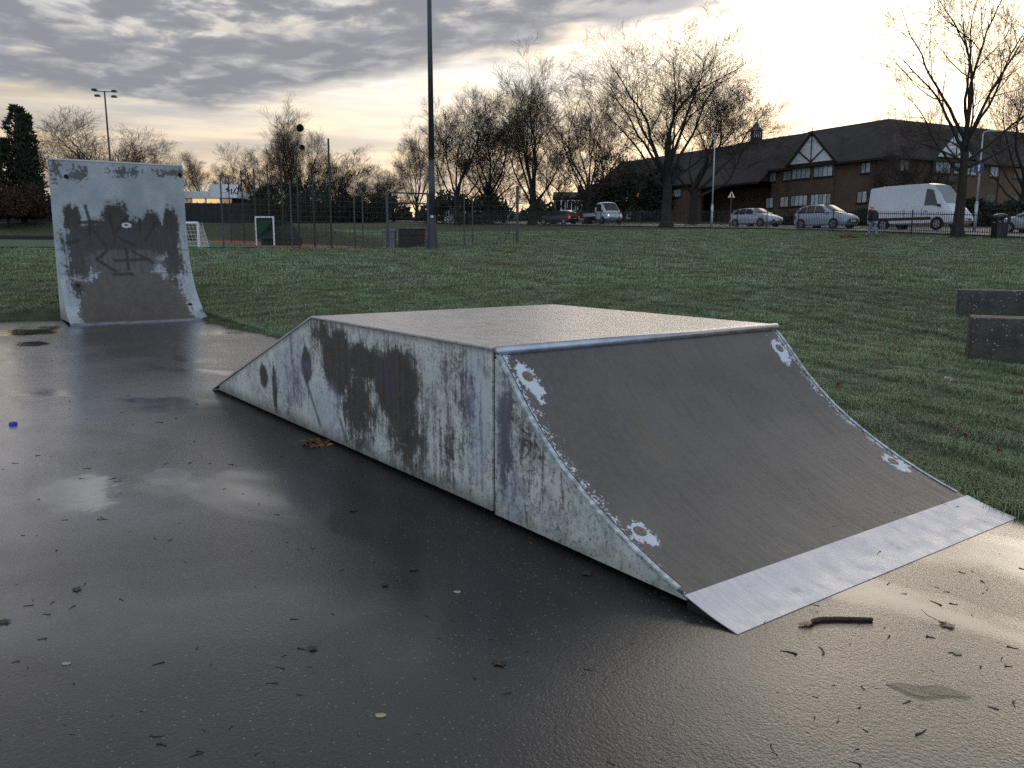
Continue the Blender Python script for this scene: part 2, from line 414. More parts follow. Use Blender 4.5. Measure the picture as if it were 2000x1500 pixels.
def m_front():
    u, v, z = sep(coords())
    P = [(-2.02, .66, .36, .30, 1.35), (-1.12, .60, .38, .32, 1.35), (-1.55, .70, .50, .17, 1.0), (-1.70, .40, .42, .44, .62), (-.98, .32, .34, .36, .60), (-2.25, .86, .35, .2, .5), (-3.62, .35, .13, .13, 1.3), (-3.35, .28, .07, .24, 1.2), (-2.62, .56, .13, .18, 1.2),
         (-.48, .30, .20, .30, .32), (-.32, .62, .26, .42, .26), (-2.9, .42, .25, .3, .25)]
    c, n1, nst, nf = paint_wear(u, z, None, P, 1.3)
    sm1 = ss(.0, .5, mx(mx(ell(u, z, -2.95, .52, .45, .36), ell(u, z, -.16, .55, .17, .5)), ell(u, z, -2.2, .25, .3, .3)) + (noise(comb(u, 0.0, z), 5, 4) - .5) * 1.4)
    c = mixc(sm1 * .30, c, (.34, .37, .56))
    dk = mn(seg(u, z, -2.62, .42, -2.38, .12), seg(u, z, -2.0, .22, -1.9, .08))
    c = mixc(ss(.035, .005, dk + (n1 - .5) * .05) * .75, c, (.07, .08, .13))
    pur = ss(.0, .6, ell(u, z, -1.2, .68, .16, .22)); c = mixc(pur * .25, c, (.10, .05, .16))
    low = ss(.17, .02, z + (nst - .5) * .18); c = mixc(low * .75, c, (.075, .08, .055))
    topd = ss(.05, .0, HB - z + (n1 - .5) * .06 - mx((-LB - u), 0.0) * (HB / RB)); c = mixc(topd * .55, c, (.10, .10, .09))
    return dict(Base_Color=c, Roughness=ss(.3, .7, n1, .42, .62), Normal=bump(nf + n1 * 2.0, .25, .004))
def m_front2():
    u, v, z = sep(coords())
    P = [(.11, .42, .11, .42, .55), (.30, .52, .16, .22, .30)]
    c, n1, nst, nf = paint_wear(u, z, None, P, 5.1)
    sm1 = ss(.0, .5, mx(ell(u, z, .09, .5, .1, .5), ell(u, z, .2, .2, .12, .2)) + (noise(comb(u, 0.0, z), 6, 4) - .5) * 1.4)
    c = mixc(sm1 * .32, c, (.24, .27, .40))
    c = mixc(ss(.14, .03, z + (nst - .5) * .1) * .4, c, (.12, .13, .09))
    c = mixc(ss(.012, .0, mn(seg(u, z, .58, .40, .60, .26), seg(u, z, .30, .12, .31, .05)) + (n1 - .5) * .02) * .7, c, (.10, .06, .03))
    return dict(Base_Color=c, Roughness=.5, Normal=bump(nf + n1 * 2.0, .25, .004))
def m_ramp():
    u, v, z = sep(coords())
    st = noise(comb(u * 1.4, v * 16.0, z * 1.4), 2.6, 6, .68, .3); fl = noise(comb(u, v, z), 130, 2, .5); bg_ = noise(comb(u, v, z), 1.7, 4, .6)
    c = mixc(ss(.3, .7, bg_), (.082, .079, .076), (.118, .112, .106))
    c = mixc(ss(.5, .72, st) * .42, c, (.052, .050, .050)); c = mixc(ss(.46, .3, st) * .15, c, (.17, .16, .15)); g2 = noise(comb(u, v, z), 34, 4, .7); c = mixc(ss(.35, .7, g2) * .4, c, (.15, .14, .13))
    c = mixc(ss(.70, .78, fl) * .6, c, (.42, .42, .42)); c = mixc(ss(.28, .22, fl) * .5, c, (.03, .03, .03))
    yel = ss(.55, .75, noise(comb(u * 2.0, v * 4.0, z), 1.2, 3)) * ss(.0, .5, ell(u, v, .38, .75, .45, .6)); c = mixc(yel * .35, c, (.16, .13, .035))
    e = mn(v, WB - v)                                   # paint left along both edges and round the bolts
    pn = noise(comb(u, v, z), 16, 5, .7); pf = noise(comb(u * 2.5, v * 9.0, z), 7, 5, .7)
    hf = noise(comb(u, v, z), 75, 3, .6)
    band = ss(.46, .62, (.17 - e) / .17 * .78 + (hf - .5) * 1.3 + (pn - .5) * .9 + (pf - .5) * .6 - ss(.9, 1.35, u) * .25 - .10)
    bol = None
    for (bu, bv) in ((.155, .115), (1.02, .115), (.155, WB - .115), (1.02, WB - .115)):
        q = ell(u, v, bu + .02, bv, .095, .070); bol = q if bol is None else mx(bol, q)
    bol = ss(.0, .10, bol + (pn - .5) * 2.0 + (hf - .5) * 1.0 - .12)
    paint = mx(band, bol)
    c = mixc(paint * .92, c, mixc(pn, (.50, .57, .66), (.78, .82, .88)))
    return dict(Base_Color=c, Roughness=ss(.3, .7, st, .34, .5), Normal=bump(fl * .6 + st, .18, .003))
def m_deck():
    u, v, z = sep(coords())
    n = noise(comb(u, v, z), 2.4, 5, .6, .3); st = noise(comb(u * 1.5, v * 9.0, z), 2.0, 5); f = noise(comb(u, v, z), 60, 3)
    c = mixc(ss(.3, .7, n), (.42, .395, .365), (.54, .51, .475)); c = mixc(ss(.46, .70, st) * .55, c, (.24, .215, .19)); c = mixc(ss(.56, .70, noise(comb(u, v, z), 5.5, 6, .7)) * .5, c, (.20, .18, .16))
    c = mixc(ss(.58, .68, f + (n - .5) * .3) * .6, c, (.13, .115, .10)); c = mixc(ss(.60, .66, noise(comb(u * .7, v, z), 18, 4, .7)) * .55, c, (.17, .15, .13))
    return dict(Base_Color=c, Roughness=ss(.35, .65, n, .32, .45), Coat_Weight=.45, Coat_Roughness=.3, Coat_IOR=1.5, Normal=bump(f + n, .35, .004))
def m_steel():
    u, v, z = sep(coords())
    st = noise(comb(u * 2.0, v * 40.0, z), 3, 4); n = noise(comb(u, v, z), 9, 5, .6)
    c = mixc(ss(.3, .7, st), (.58, .60, .66), (.70, .72, .78)); c = mixc(ss(.62, .74, n) * .5, c, (.36, .36, .38))
    return dict(Base_Color=c, Metallic=.55, Roughness=ss(.3, .7, n, .38, .55), Normal=bump(st, .08, .002))
M_FRONT = mat('painted_panel', m_front); M_FRONT2 = mat('painted_panel_quarter', m_front2); M_RAMP = mat('ramp_board', m_ramp)
M_DECK = mat('deck_board', m_deck); M_STEEL = mat('steel_plate', m_steel)
M_COPING = plain('galvanised_tube', (.42, .45, .52), .32, .15, 12, .8)
M_BOLT = plain('rusty_bolt', (.20, .185, .15), .5, .3, 60, .6)
M_EDGE = plain('ply_edge', (.42, .47, .48), .6, .5, 25)
M_BLACK = plain('dark_void', (.012, .012, .012), .9, .3, 6)

# ------------------------------------------------------------------ funbox: bank, deck and quarter in one
fb = thing('funbox_ramp', 'low funbox ramp with scuffed pale sides, flat deck and grey curved face', 'skate ramp', PADO, YAW)
CURVE = [(.030, .930), (.068, .905), (.17, .803), (.28, .685), (.391, .583), (.495, .500), (.598, .428), (.79, .315), (.969, .227), (1.137, .156), (1.294, .099), (RE, .060)]
G = .036; T = .018
# front and rear side panels
for (v0, dv, m1, m2) in ((0, T, M_FRONT, M_FRONT2), (WB, -T, M_FRONT, M_FRONT2)):
    b = MB(); b.prism([(-LB - RB + .24, v0, .03), (-.014, v0, .046), (-.014, v0, HB - .004), (-LB, v0, HB - .004), (-LB - RB + .24, v0, .079)], (0, dv, 0))
    b.build('side_panel', m1, fb, bevel=.003)
    b = MB(); b.prism([(.012, v0, G)] + [(RE - .01, v0, G)] + [(u, v0, z - .020) for u, z in reversed(CURVE)] + [(.012, v0, .905)], (0, dv, 0))
    b.build('quarter_side_panel', m2, fb, bevel=.002)
# deck, bank sheet, curved face: boards with thickness
b = MB(); b.prism([(-LB - .004, -.008, HB - .002), (-.002, -.008, HB - .002), (-.002, -.008, HB + .012), (-LB + .004, -.008, HB + .012)], (0, WB + .016, 0))
b.build('deck', M_DECK, fb, bevel=.003)
b = MB(); ux = -LB - RB + .20
b.prism([(ux, -.004, .074), (-LB - .006, -.004, HB - .003), (-LB - .004, -.004, HB + .013), (ux - .01, -.004, .090)], (0, WB + .008, 0)); b.build('bank_board', M_DECK, fb)
def curve_sheet(b, cv, th, v0, v1, nv=6):
    n = len(cv); nrm = []
    for k in range(n):
        a, c = cv[max(k - 1, 0)], cv[min(k + 1, n - 1)]; d = Vector((c[0] - a[0], c[1] - a[1])).normalized(); nrm.append((-d.y, d.x))
    top = [(u + 0 * nn[0], z) for (u, z), nn in zip(cv, nrm)]; bot = [(u + nn[0] * -th * -1 * -1, z - th) for (u, z), nn in zip(cv, nrm)]
    for i in range(nv):
        va, vb = v0 + (v1 - v0) * i / nv, v0 + (v1 - v0) * (i + 1) / nv
        for k in range(n - 1):
            b.poly([(top[k][0], va, top[k][1]), (top[k + 1][0], va, top[k + 1][1]), (top[k + 1][0], vb, top[k + 1][1]), (top[k][0], vb, top[k][1])])
    for (vv) in (v0, v1):
        for k in range(n - 1): b.poly([(top[k][0], vv, top[k][1]), (top[k + 1][0], vv, top[k + 1][1]), (bot[k + 1][0], vv, bot[k + 1][1]), (bot[k][0], vv, bot[k][1])])
    b.poly([(top[0][0], v0, top[0][1]), (bot[0][0], v0, bot[0][1]), (bot[0][0], v1, bot[0][1]), (top[0][0], v1, top[0][1])])
    b.poly([(top[-1][0], v0, top[-1][1]), (bot[-1][0], v0, bot[-1][1]), (bot[-1][0], v1, bot[-1][1]), (top[-1][0], v1, top[-1][1])])
    return b
def fine(cv, k=4):                        # resample with a smooth curve
    out = []
    P = [Vector((a, b_)) for a, b_ in cv]
    for i in range(len(P) - 1):
        p0, p1, p2, p3 = P[max(i - 1, 0)], P[i], P[i + 1], P[min(i + 2, len(P) - 1)]
        for j in range(k):
            t = j / k; out.append(tuple(.5 * (2 * p1 + (p2 - p0) * t + (2 * p0 - 5 * p1 + 4 * p2 - p3) * t * t + (3 * p1 - p0 - 3 * p2 + p3) * t ** 3)))
    out.append(cv[-1]); return out
CF = fine(CURVE)
o = curve_sheet(MB(), CF, .012, .004, WB - .004, 8).build('ramp_face', M_RAMP, fb)
for p_ in o.data.polygons: p_.use_smooth = abs(p_.normal.y) < .5 and p_.normal.z > .2
def edge_strip(v0, v1):
    b = MB(); n = len(CF)
    cv = [(u, z + .003) for u, z in CF if u < 1.39]
    return curve_sheet(b, cv, .012, v0, v1, 1)
edge_strip(-.006, .020).build('edge_strip', M_EDGE, fb); edge_strip(WB - .020, WB + .006).build('edge_strip', M_EDGE, fb)
gl = [(u, z + .0035) for u, z in CF if u < 1.39]
curve_sheet(MB(), gl, .003, .0205, .0245, 1).build('edge_groove', M_BLACK, fb); curve_sheet(MB(), gl, .003, WB - .0245, WB - .0205, 1).build('edge_groove', M_BLACK, fb)
MB().prism([(.050, .02, HB - .044), (.064, .02, HB - .058), (.060, .02, HB - .062), (.046, .02, HB - .048)], (0, WB - .04, 0)).build('coping_gap', M_BLACK, fb)
MB().tube([(.026, -.004, HB - .006), (.026, WB + .012, HB - .006)], .026, 14).build('coping', M_COPING, fb, smooth=True)
# steel toe plate, curved down onto the pad, with a turned-down end
pl = [(RE - .004, .066), (1.50, .042), (1.58, .022), (RQ, .003)]
o = curve_sheet(MB(), fine(pl), .004, -.012, WB + .012, 3).build('toe_plate', M_STEEL, fb)
for v in (.0, WB - .012): MB().prism([(RE, v, .004), (RQ - .03, v, .004), (1.58, v, .017), (1.50, v, .037), (RE, v, .060)], (0, .012, 0)).build('plate_end', M_BLACK, fb)
b = MB(); b.prism([(-LB - RB, -.006, .002), (ux + .02, -.006, .078), (ux + .015, -.006, .086), (-LB - RB - .01, -.006, .006)], (0, WB + .012, 0)); b.build('bank_toe_plate', M_STEEL, fb)
# dark frame below the panels
MB().box((-LB - RB + .9, .10, .001), (1.15, WB - .10, .06)).build('base_frame', M_BLACK, fb); MB().box((-.045, .06, .061), (.045, WB - .06, .90)).build('inner_bulkhead', M_BLACK, fb)
for (bu, bv) in ((.155, .115), (1.02, .115), (.155, WB - .115), (1.02, WB - .115)):
    k = min(range(len(CF) - 1), key=lambda i: abs(CF[i][0] - bu)); d = Vector((CF[k + 1][0] - CF[k][0], 0, CF[k + 1][1] - CF[k][1])).normalized(); nn = Vector((-d.z, 0, d.x))
    c = Vector((bu, bv, CF[k][1] + (bu - CF[k][0]) * d.z / d.x))
    o = MB().lathe([(.034, -.006), (.034, .001), (.028, .004), (.012, .0035), (.008, .001)], 18).build('bolt', M_BOLT, fb, smooth=False)
    o.matrix_local = Matrix.Translation(c) @ nn.to_track_quat('Z', 'Y').to_matrix().to_4x4()

# ------------------------------------------------------------------ tall quarter pipe
QX, QY, QYAW, QW, QH = -9.232, 16.929, R(-56.35), 2.549, 3.21
def m_qface():
    u, v, z = sep(coords())
    n1 = noise(comb(0.0, v, z), 4.0, 7, .72, .6); nst = noise(comb(0.0, v * 9.0, z * 1.1), 1.6, 6, .68); nf = noise(comb(u, v, z), 17, 5, .72); nb = noise(comb(u, v, z), 1.6, 4, .6)
    c = mixc(ss(.3, .7, nb), (.28, .33, .355), (.42, .465, .49))
    c = mixc(ss(.52, .68, nf + (nb - .5) * .3) * .35, c, (.20, .22, .22))
    # stripped band across the middle, jagged above, worn board below
    mid = ell(v, z, 1.24, 1.60, 1.25, .52) * 1.8
    for (cv_, cz, rv, rz, k) in ((.34, 2.02, .20, .32, 1.3), (1.15, 2.05, .30, .42, 1.1), (1.85, 1.98, .24, .30, 1.1), (2.22, 1.80, .20, .62, 1.2), (2.20, 1.25, .30, .60, .75), (.42, 1.15, .42, .46, .70), (1.1, 1.15, 1.0, .32, .9), (2.1, .75, .3, .35, .4), (.35, .62, .26, .30, .55)):
        mid = mx(mid, ell(v, z, cv_, cz, rv, rz) * k)
    f = mid + (n1 - .5) * 1.5 + (nst - .5) * 1.1 + (nf - .5) * .8
    c = mixc(ss(-.25, .40, f) * .65, c, mixc(nf, (.07, .065, .07), (.15, .145, .15))); c = mixc(ss(.06, .26, f - .06), c, mixc(ss(.3, .7, nst * .5 + nf * .5), (.016, .015, .014), (.052, .048, .044)))
    topw = ss(.0, .14, mx(mx(ell(v, z, .50, 2.96, .36, .26), ell(v, z, .10, 3.02, .22, .40)), mx(ell(v, z, 1.35, 3.02, .55, .20), ell(v, z, 2.3, 3.05, .6, .18))) * .7 + (n1 - .5) * 1.6 + (nf - .5) * 1.6 - .30)
    c = mixc(topw * .85, c, (.05, .047, .047))
    edgew = ss(.0, .10, .05 - mn(v, QW - v) + (n1 - .5) * .25 + (nf - .5) * .25 - .05); c = mixc(edgew * .7, c, (.07, .07, .065))
    board = ss(.0, .10, ell(v, z, 1.28, .05, 1.22, 1.35) * 1.4 + (n1 - .5) * .75 + (nf - .5) * .5 - .16) * ss(.97, .92, z)
    c = mixc(board, c, mixc(ss(.3, .7, nf * .6 + n1 * .4), (.062, .054, .048), (.112, .098, .087)))
    greyb = ss(.0, .25, ell(v, z, 1.25, 1.18, .85, .36) + (n1 - .5) * .9 + (nst - .5) * .6) * ss(1.45, 1.40, z) * ss(.90, .96, z); c = mixc(greyb * .75, c, mixc(ss(.3, .7, nst), (.045, .042, .038), (.14, .132, .12)))
    # spray-paint scribbles
    st = None
    for (a0, b0, a1, b1) in ((.60, 2.30, .66, 2.02), (.46, 1.97, .80, 1.99), (.66, 2.02, .64, 1.74), (.70, 1.85, .92, 1.50), (1.05, 2.12, 1.10, 1.62), (1.40, 2.12, 1.08, 1.72), (1.08, 1.72, 1.46, 1.52), (1.62, 2.05, 1.60, 1.80), (1.92, 2.0, 1.70, 1.62),
                             (.20, 1.55, .42, 1.60), (.95, 1.42, .72, 1.22), (.72, 1.22, 1.04, .98), (1.30, 1.42, 1.30, 1.02), (1.05, 1.20, 1.70, 1.22), (1.42, 1.40, 1.78, 1.15), (1.0, .92, 1.35, .92)):
        d = seg(v, z, a0, b0, a1, b1); st = d if st is None else mn(st, d)
    c = mixc(ss(.050, .012, st + (nf - .5) * .10 + (n1 - .5) * .05) * .9, c, (.008, .008, .009))
    ring = M('ABSOLUTE', M('SQRT', ((v - 1.35) * .8) * ((v - 1.35) * .8) + (z - 1.93) * (z - 1.93) * 1.7) - .052)
    c = mixc(ss(.034, .012, ring + (nf - .5) * .09) * .9, c, (.66, .68, .68))
    seam = mn(M('ABSOLUTE', z - 1.42), M('ABSOLUTE', z - .94)); c = mixc(ss(.010, .004, seam) * .6, c, (.03, .03, .03))
    return dict(Base_Color=c, Roughness=.5, Normal=bump(nf + n1, .2, .004))
M_QF = mat('quarter_face', m_qface)
def m_qside():
    u, v, z = sep(coords()); c, n1, nst, nf = paint_wear(u, z, None, [(-3, 9, .1, .1, 1)], 8.0)
    c = mixc(ss(.4, .05, z + (n1 - .5) * .3) * .6, c, (.10, .11, .07))
    return dict(Base_Color=c, Roughness=.55, Normal=bump(nf, .2, .003))
M_QS = mat('quarter_side', m_qside)
qp = thing('quarter_pipe', 'tall graffitied wall ramp curving up to vertical at the far end of the pad', 'skate ramp', (QX, QY, 0), QYAW)
QC = fine([(0, QH), (0, 2.6), (.0, 1.95), (.05, 1.60), (.13, 1.27), (.37, .80), (.75, .41), (1.18, .145), (1.55, .035)], 5)
o = curve_sheet(MB(), QC, .02, .0, QW, 6).build('ramp_face', M_QF, qp)
for v0, dv in ((.0, .03), (QW, -.03)):
    b = MB(); b.prism([(-.16, v0 + dv * .0, .02)] + [(u - .03, v0, z - .01) for u, z in reversed(QC) if z > .05] + [(-.06, v0, QH - .03)], (0, dv, 0)); b.build('side_panel', M_QS, qp)
MB().box((-.06, 0, QH - .02), (.012, QW, QH + .012)).build('top_cap', M_QS, qp, bevel=.004)
MB().box((-.17, .031, .02), (-.04, QW - .031, QH - .03)).build('back_frame', M_BLACK, qp)
curve_sheet(MB(), [(1.53, .042), (1.62, .02), (1.715, .004)], .004, -.005, QW + .005, 2).build('toe_plate', plain('dull_steel', (.20, .215, .25), .5, .2, 6, .3), qp)
for (bz, bv) in ((2.90, .30), (2.98, QW - .06), (.72, .30), (.30, QW - .22)):
    k = min(range(len(QC) - 1), key=lambda i: abs(QC[i][1] - bz)); d = Vector((QC[k + 1][0] - QC[k][0], 0, QC[k + 1][1] - QC[k][1])).normalized(); nn = Vector((-d.z, 0, d.x))
    o = MB().lathe([(.045, -.004), (.045, .006), (.03, .012), (.010, .004)], 14).build('bolt', M_BLACK, qp)
    o.matrix_local = Matrix.Translation(Vector((QC[k][0], bv, QC[k][1]))) @ nn.to_track_quat('Z', 'Y').to_matrix().to_4x4()

# ------------------------------------------------------------------ concrete blocks on the grass
def m_block():
    p = coords(); x, y, z = sep(p); n = noise(p, 5, 6, .7); ag = voro(p, 24); ac = sep(voro(p, 24, 'Color'))[0]
    c = mixc(ss(.3, .7, n), (.030, .030, .027), (.080, .080, .072)); c = mixc(ss(.30, .16, ag) * ss(.66, .80, ac), c, (.42, .42, .38))
    c = mixc(ss(.12, .45, noise(p, 1.6, 3)) * ss(.3, .05, z) * .5, c, (.045, .055, .02))
    return dict(Base_Color=c, Roughness=.75, Normal=bump(n + ag, .5, .012))
M_BLK = mat('exposed_aggregate', m_block)
for (px, py, top, w, lab) in ((1890, 708, 620, 1.9, 'dark concrete block seat nearest the camera, right of the funbox'), (1868, 622, 566, 2.4, 'dark concrete block seat standing behind the nearer one on the grass')):
    d = ray(px, py); k = 4.0
    while k < 40 and CAM_H + d.z * k > ground_z(d.x * k, d.y * k): k += .02
    c = gz(d.x * k, d.y * k); h = at(px, top, c.y).z - c.z; o = thing('concrete_block', lab, 'concrete block', c, R(-25), 'concrete blocks on the grass')
    b = MB(); b.box((0, 0, -.15), (w, .55, h)); b.build('block', M_BLK, o, bevel=.018)

# ------------------------------------------------------------------ trees
def m_bark():
    p = coords(); n = noise(p, 3.0, 5, .65); z = sep(worldpos())[2]
    return dict(Base_Color=mixc(ss(.3, .7, n), (.014, .012, .010), (.032, .027, .022)), Roughness=.9, Normal=bump(noise(p, 14, 4), .5, .03))
M_BARK = mat('bark', m_bark); M_TWIG = plain('twig_bark', (.060, .040, .024), .85, .3, 1.0, bs=0)
M_TWIGD = plain('dark_twig_bark', (.022, .017, .013), .85, .3, 1.0, bs=0)
def grow_tree(seed, H, trunk_h, r0, limbs, nlev=4, dens=1.0, spread=1.0, upb=.075, side=(9, 8, 8, 5), lenf=(.50, .46, .50, .55), lean=(0, 0), tw=.007):
    """list of polylines (points, radii, level); limbs: (height fraction, azimuth deg, elevation deg, length)"""
    r = random.Random(seed); out = []
    def perp(d):
        a = Vector((r.gauss(0, 1), r.gauss(0, 1), r.gauss(0, 1))); a = a - d * a.dot(d); return a.normalized()
    def branch(p, d, L, rad, lev):
        n = max(3 if lev < 4 else 2, int(L / (.75 if lev <= 1 else .42 if lev == 2 else .30 if lev == 3 else .22))); n = min(n, 14 if lev <= 1 else 7 if lev == 2 else 4 if lev == 3 else 2)
        pts = [p.copy()]; rr = [rad]; st = L / n; dirs = []
        wob = (.10, .28, .30, .26, .20)[min(lev, 4)]
        for k in range(n):
            d = (d + perp(d) * r.uniform(0, wob) + Vector((0, 0, upb * (1.0 if lev < 3 else .5)))).normalized()
            p = p + d * st; pts.append(p.copy()); dirs.append(d.copy())
            f = (k + 1) / n; rr.append(max(tw, rad * (1 - .88 * f ** .75 if lev > 0 else 1 - .5 * f)))
        out.append((pts, rr, lev))
        if lev >= nlev: return
        cnt = max(2, int(round(side[min(lev, 3)] * dens * r.uniform(.75, 1.25))))
        f0 = .30 if lev == 1 else .18
        for c in range(cnt):
            f = f0 + (1 - f0) * (c + r.random()) / cnt; k = min(n - 1, int(f * n)); q = pts[k].lerp(pts[k + 1], f * n - k)
            a = R(r.uniform(24, 58)); dd = (dirs[k] * math.cos(a) + perp(dirs[k]) * math.sin(a) * spread + Vector((0, 0, .10))).normalized()
            L2 = L * lenf[min(lev, 3)] * (1.15 - .55 * f) * r.uniform(.75, 1.25)
            branch(q, dd, L2, max(tw, min(rr[k] * .55, .006 + L2 * .0095)), lev + 1)
    top = Vector((lean[0], lean[1], trunk_h)); n = 7; pts = []; rr = []
    for k in range(n + 1):
        f = k / n; pts.append(Vector((top.x * f + r.uniform(-.05, .05) * (k > 0), top.y * f + r.uniform(-.05, .05) * (k > 0), trunk_h * f)))
        rr.append(r0 * (1 - .35 * f + .55 * max(0, .12 - f) / .12))
    out.append((pts, rr, 0))
    for (hf, az_, el_, L) in limbs:
        f = min(.999, hf); k = min(n - 1, int(f * n)); q = pts[k].lerp(pts[k + 1], f * n - k)
        e = R(el_ + r.uniform(-4, 4)); a = R(az_ + r.uniform(-8, 8)); d = Vector((math.cos(a) * math.cos(e), math.sin(a) * math.cos(e), math.sin(e)))
        branch(q, d, L, max(.045, min(rr[k] * .66, .03 + L * .0115)), 1)
    return out
def tree_meshes(polys, name):
    big, small = MB(), MB()
    for pts, rr, lev in polys:
        if lev <= 1: big.tube(pts, rr, 8 if lev == 0 else 6, cap=False)
        else: small.tube(pts, rr, 4 if lev == 2 else 3, cap=False)
    return big.mesh(name + '_trunk'), small.mesh(name + '_crown')
def auto_limbs(seed, n, L, e0=25, e1=78, h0=.45):
    r = random.Random(seed); out = []
    for k in range(n):
        f = k / max(1, n - 1); out.append((h0 + (1 - h0) * f, k * 137.5 + r.uniform(-20, 20), e0 + (e1 - e0) * f, L * r.uniform(.8, 1.15) * (.8 + .3 * f)))
    return out
TREE_LIB = {}
def lib_tree(key, *a, **k):
    TREE_LIB[key] = tree_meshes(grow_tree(*a, **k), key)
# the two big park trees have their own main limbs; azimuth 0 is image right, 180 image left, 270 towards the camera
lib_tree('oak', 12, 18, 5.2, .40, [(.72, 178, 42, 9.5), (.82, 200, 54, 10.0), (.90, 120, 60, 10.0), (.95, 160, 72, 11.0), (1, 80, 86, 12.5), (1, 20, 74, 11.5), (.92, 330, 62, 10.5), (.86, 12, 46, 8.5), (.80, 250, 50, 9.0), (.88, 60, 55, 9.5), (.97, 290, 74, 10.5)], side=(9, 11, 10, 9), lenf=(.5, .50, .55, .70), tw=.0055)
lib_tree('plane', 2, 16, 6.6, .36, [(.62, 172, 36, 6.6), (.72, 196, 24, 5.2), (.84, 165, 44, 8.6), (.92, 185, 55, 9.2), (1, 110, 84, 9.5), (1, 95, 78, 10.0), (.98, 60, 70, 9.0), (.85, 30, 56, 9.5), (.72, 8, 36, 8.5), (.66, 350, 24, 7.5), (.80, 270, 48, 6.5), (.90, 300, 62, 8.0), (.76, 80, 45, 6.0)], side=(8, 10, 10, 9), lenf=(.5, .54, .54, .70), upb=.045, tw=.0045)
lib_tree('ash', 13, 17, 3.6, .36, auto_limbs(3, 9, 9.0, 48, 86, .40), side=(9, 11, 10, 9), lenf=(.5, .48, .55, .70), upb=.10, tw=.0058)
lib_tree('lime', 2, 14, 3.0, .32, auto_limbs(8, 11, 6.6, 30, 80, .35), side=(9, 10, 10, 8), lenf=(.5, .52, .55, .70), tw=.006)
lib_tree('spreading', 7, 12, 2.8, .34, auto_limbs(12, 10, 6.6, 22, 66, .5), side=(9, 11, 9, 8), lenf=(.5, .5, .55, .70), spread=1.2, upb=.06, tw=.0065)
lib_tree('leaning', 13, 12, 3.4, .30, [(.7, 10, 40, 9.0), (.85, 350, 52, 9.5), (1, 20, 62, 9.5), (1, 60, 76, 8.0), (.8, 200, 55, 5.5), (.9, 300, 58, 7.5), (.95, 100, 60, 7.0)], side=(10, 11, 10, 9), lenf=(.5, .50, .55, .70), tw=.0058)
lib_tree('scrub', 1, 7, 1.0, .14, auto_limbs(20, 10, 4.2, 30, 80, .15), nlev=4, side=(8, 7, 7, 4), tw=.009)
def extent(key):
    v = [0] * (3 * len(TREE_LIB[key][1].vertices)); TREE_LIB[key][1].vertices.foreach_get('co', v); a = np.array(v).reshape(-1, 3)
    return np.percentile(a[:, 2], 98.2), np.percentile(np.abs(a[:, :2]), 96.5)
EXT = {k: extent(k) for k in TREE_LIB}
def place_tree(key, px, Y, top, label, width=None, rz=0.0, m2=None, name='bare_tree', group='bare trees round the park'):
    """stand a tree in column px at distance Y with its crown reaching image row top"""
    g = at_ground(px, Y); h = at(px, top, Y).z - g.z
    sz = h / EXT[key][0]; sx = sz if width is None else (width / 2 / FPX * Y) / EXT[key][1]
    t = thing(name, label, 'tree', g - Vector((0, 0, .1)), rz, group)
    for nm, me, m in (('trunk', TREE_LIB[key][0], M_BARK), ('crown', TREE_LIB[key][1], m2 or M_TWIG)):
        o = bpy.data.objects.new(nm, me); COL.objects.link(o); o.parent = t; o.scale = (sx, sx, sz)
        if not me.materials: me.materials.append(m)
        o.material_slots[0].link = 'OBJECT'; o.material_slots[0].material = m
    return t
place_tree('oak', 1300, 72, 52, 'large spreading bare tree with thick dark trunk left of the pale lamp post', 330)
place_tree('plane', 1868, 46, -120, 'tall bare tree in front of the white van at the right', 375)
place_tree('leaning', 1352, 83, 150, 'bare tree with limbs leaning right over the brick roof', 360)
place_tree('lime', 1147, 90, 180, 'bare tree just left of the largest tree, behind the white truck', 190, .6)
place_tree('ash', 1040, 92, 122, 'tall upright bare tree with a brush-like top, centre of the far row', 195, 1.0)
place_tree('spreading', 955, 98, 185, 'bare tree right of the tall light mast, behind the fence', 190, 2.0, M_TWIGD)
place_tree('lime', 893, 90, 190, 'dense bare tree immediately right of the light mast', 175, 3.3, M_TWIGD)
place_tree('ash', 815, 118, 255, 'slender bare tree immediately left of the light mast', 95, .3)
place_tree('spreading', 755, 125, 325, 'low bare tree in the gap left of the slender one', 110, 1.9, M_TWIGD)
place_tree('lime', 668, 112, 300, 'dark bare tree behind the tallest fence post', 125, 2.3, M_TWIGD)
place_tree('ash', 575, 116, 215, 'bare tree holding two round mistletoe clumps', 130, 2.0)
place_tree('spreading', 606, 117, 262, 'bare tree close behind the mistletoe tree to its right', 100, 4.0)
place_tree('spreading', 500, 118, 292, 'dark bare tree right of the white flat-roofed building', 120, .2, M_TWIGD)
place_tree('leaning', 405, 132, 305, 'small bare tree standing behind the white flat-roofed building', 110, 3.4, M_TWIGD)
place_tree('spreading', 200, 98, 240, 'wide bare tree showing above the tall wall ramp', 250, 1.2)
place_tree('spreading', 285, 104, 282, 'low bare tree showing at the right end of the wall ramp top', 120, 2.6)
place_tree('lime', 1990, 66, 95, 'bare tree at the right edge behind the tall one', 200, .9)
place_tree('spreading', 1775, 70, 290, 'small dark bare tree in front of the brick building corner', 170, .4, M_TWIGD)
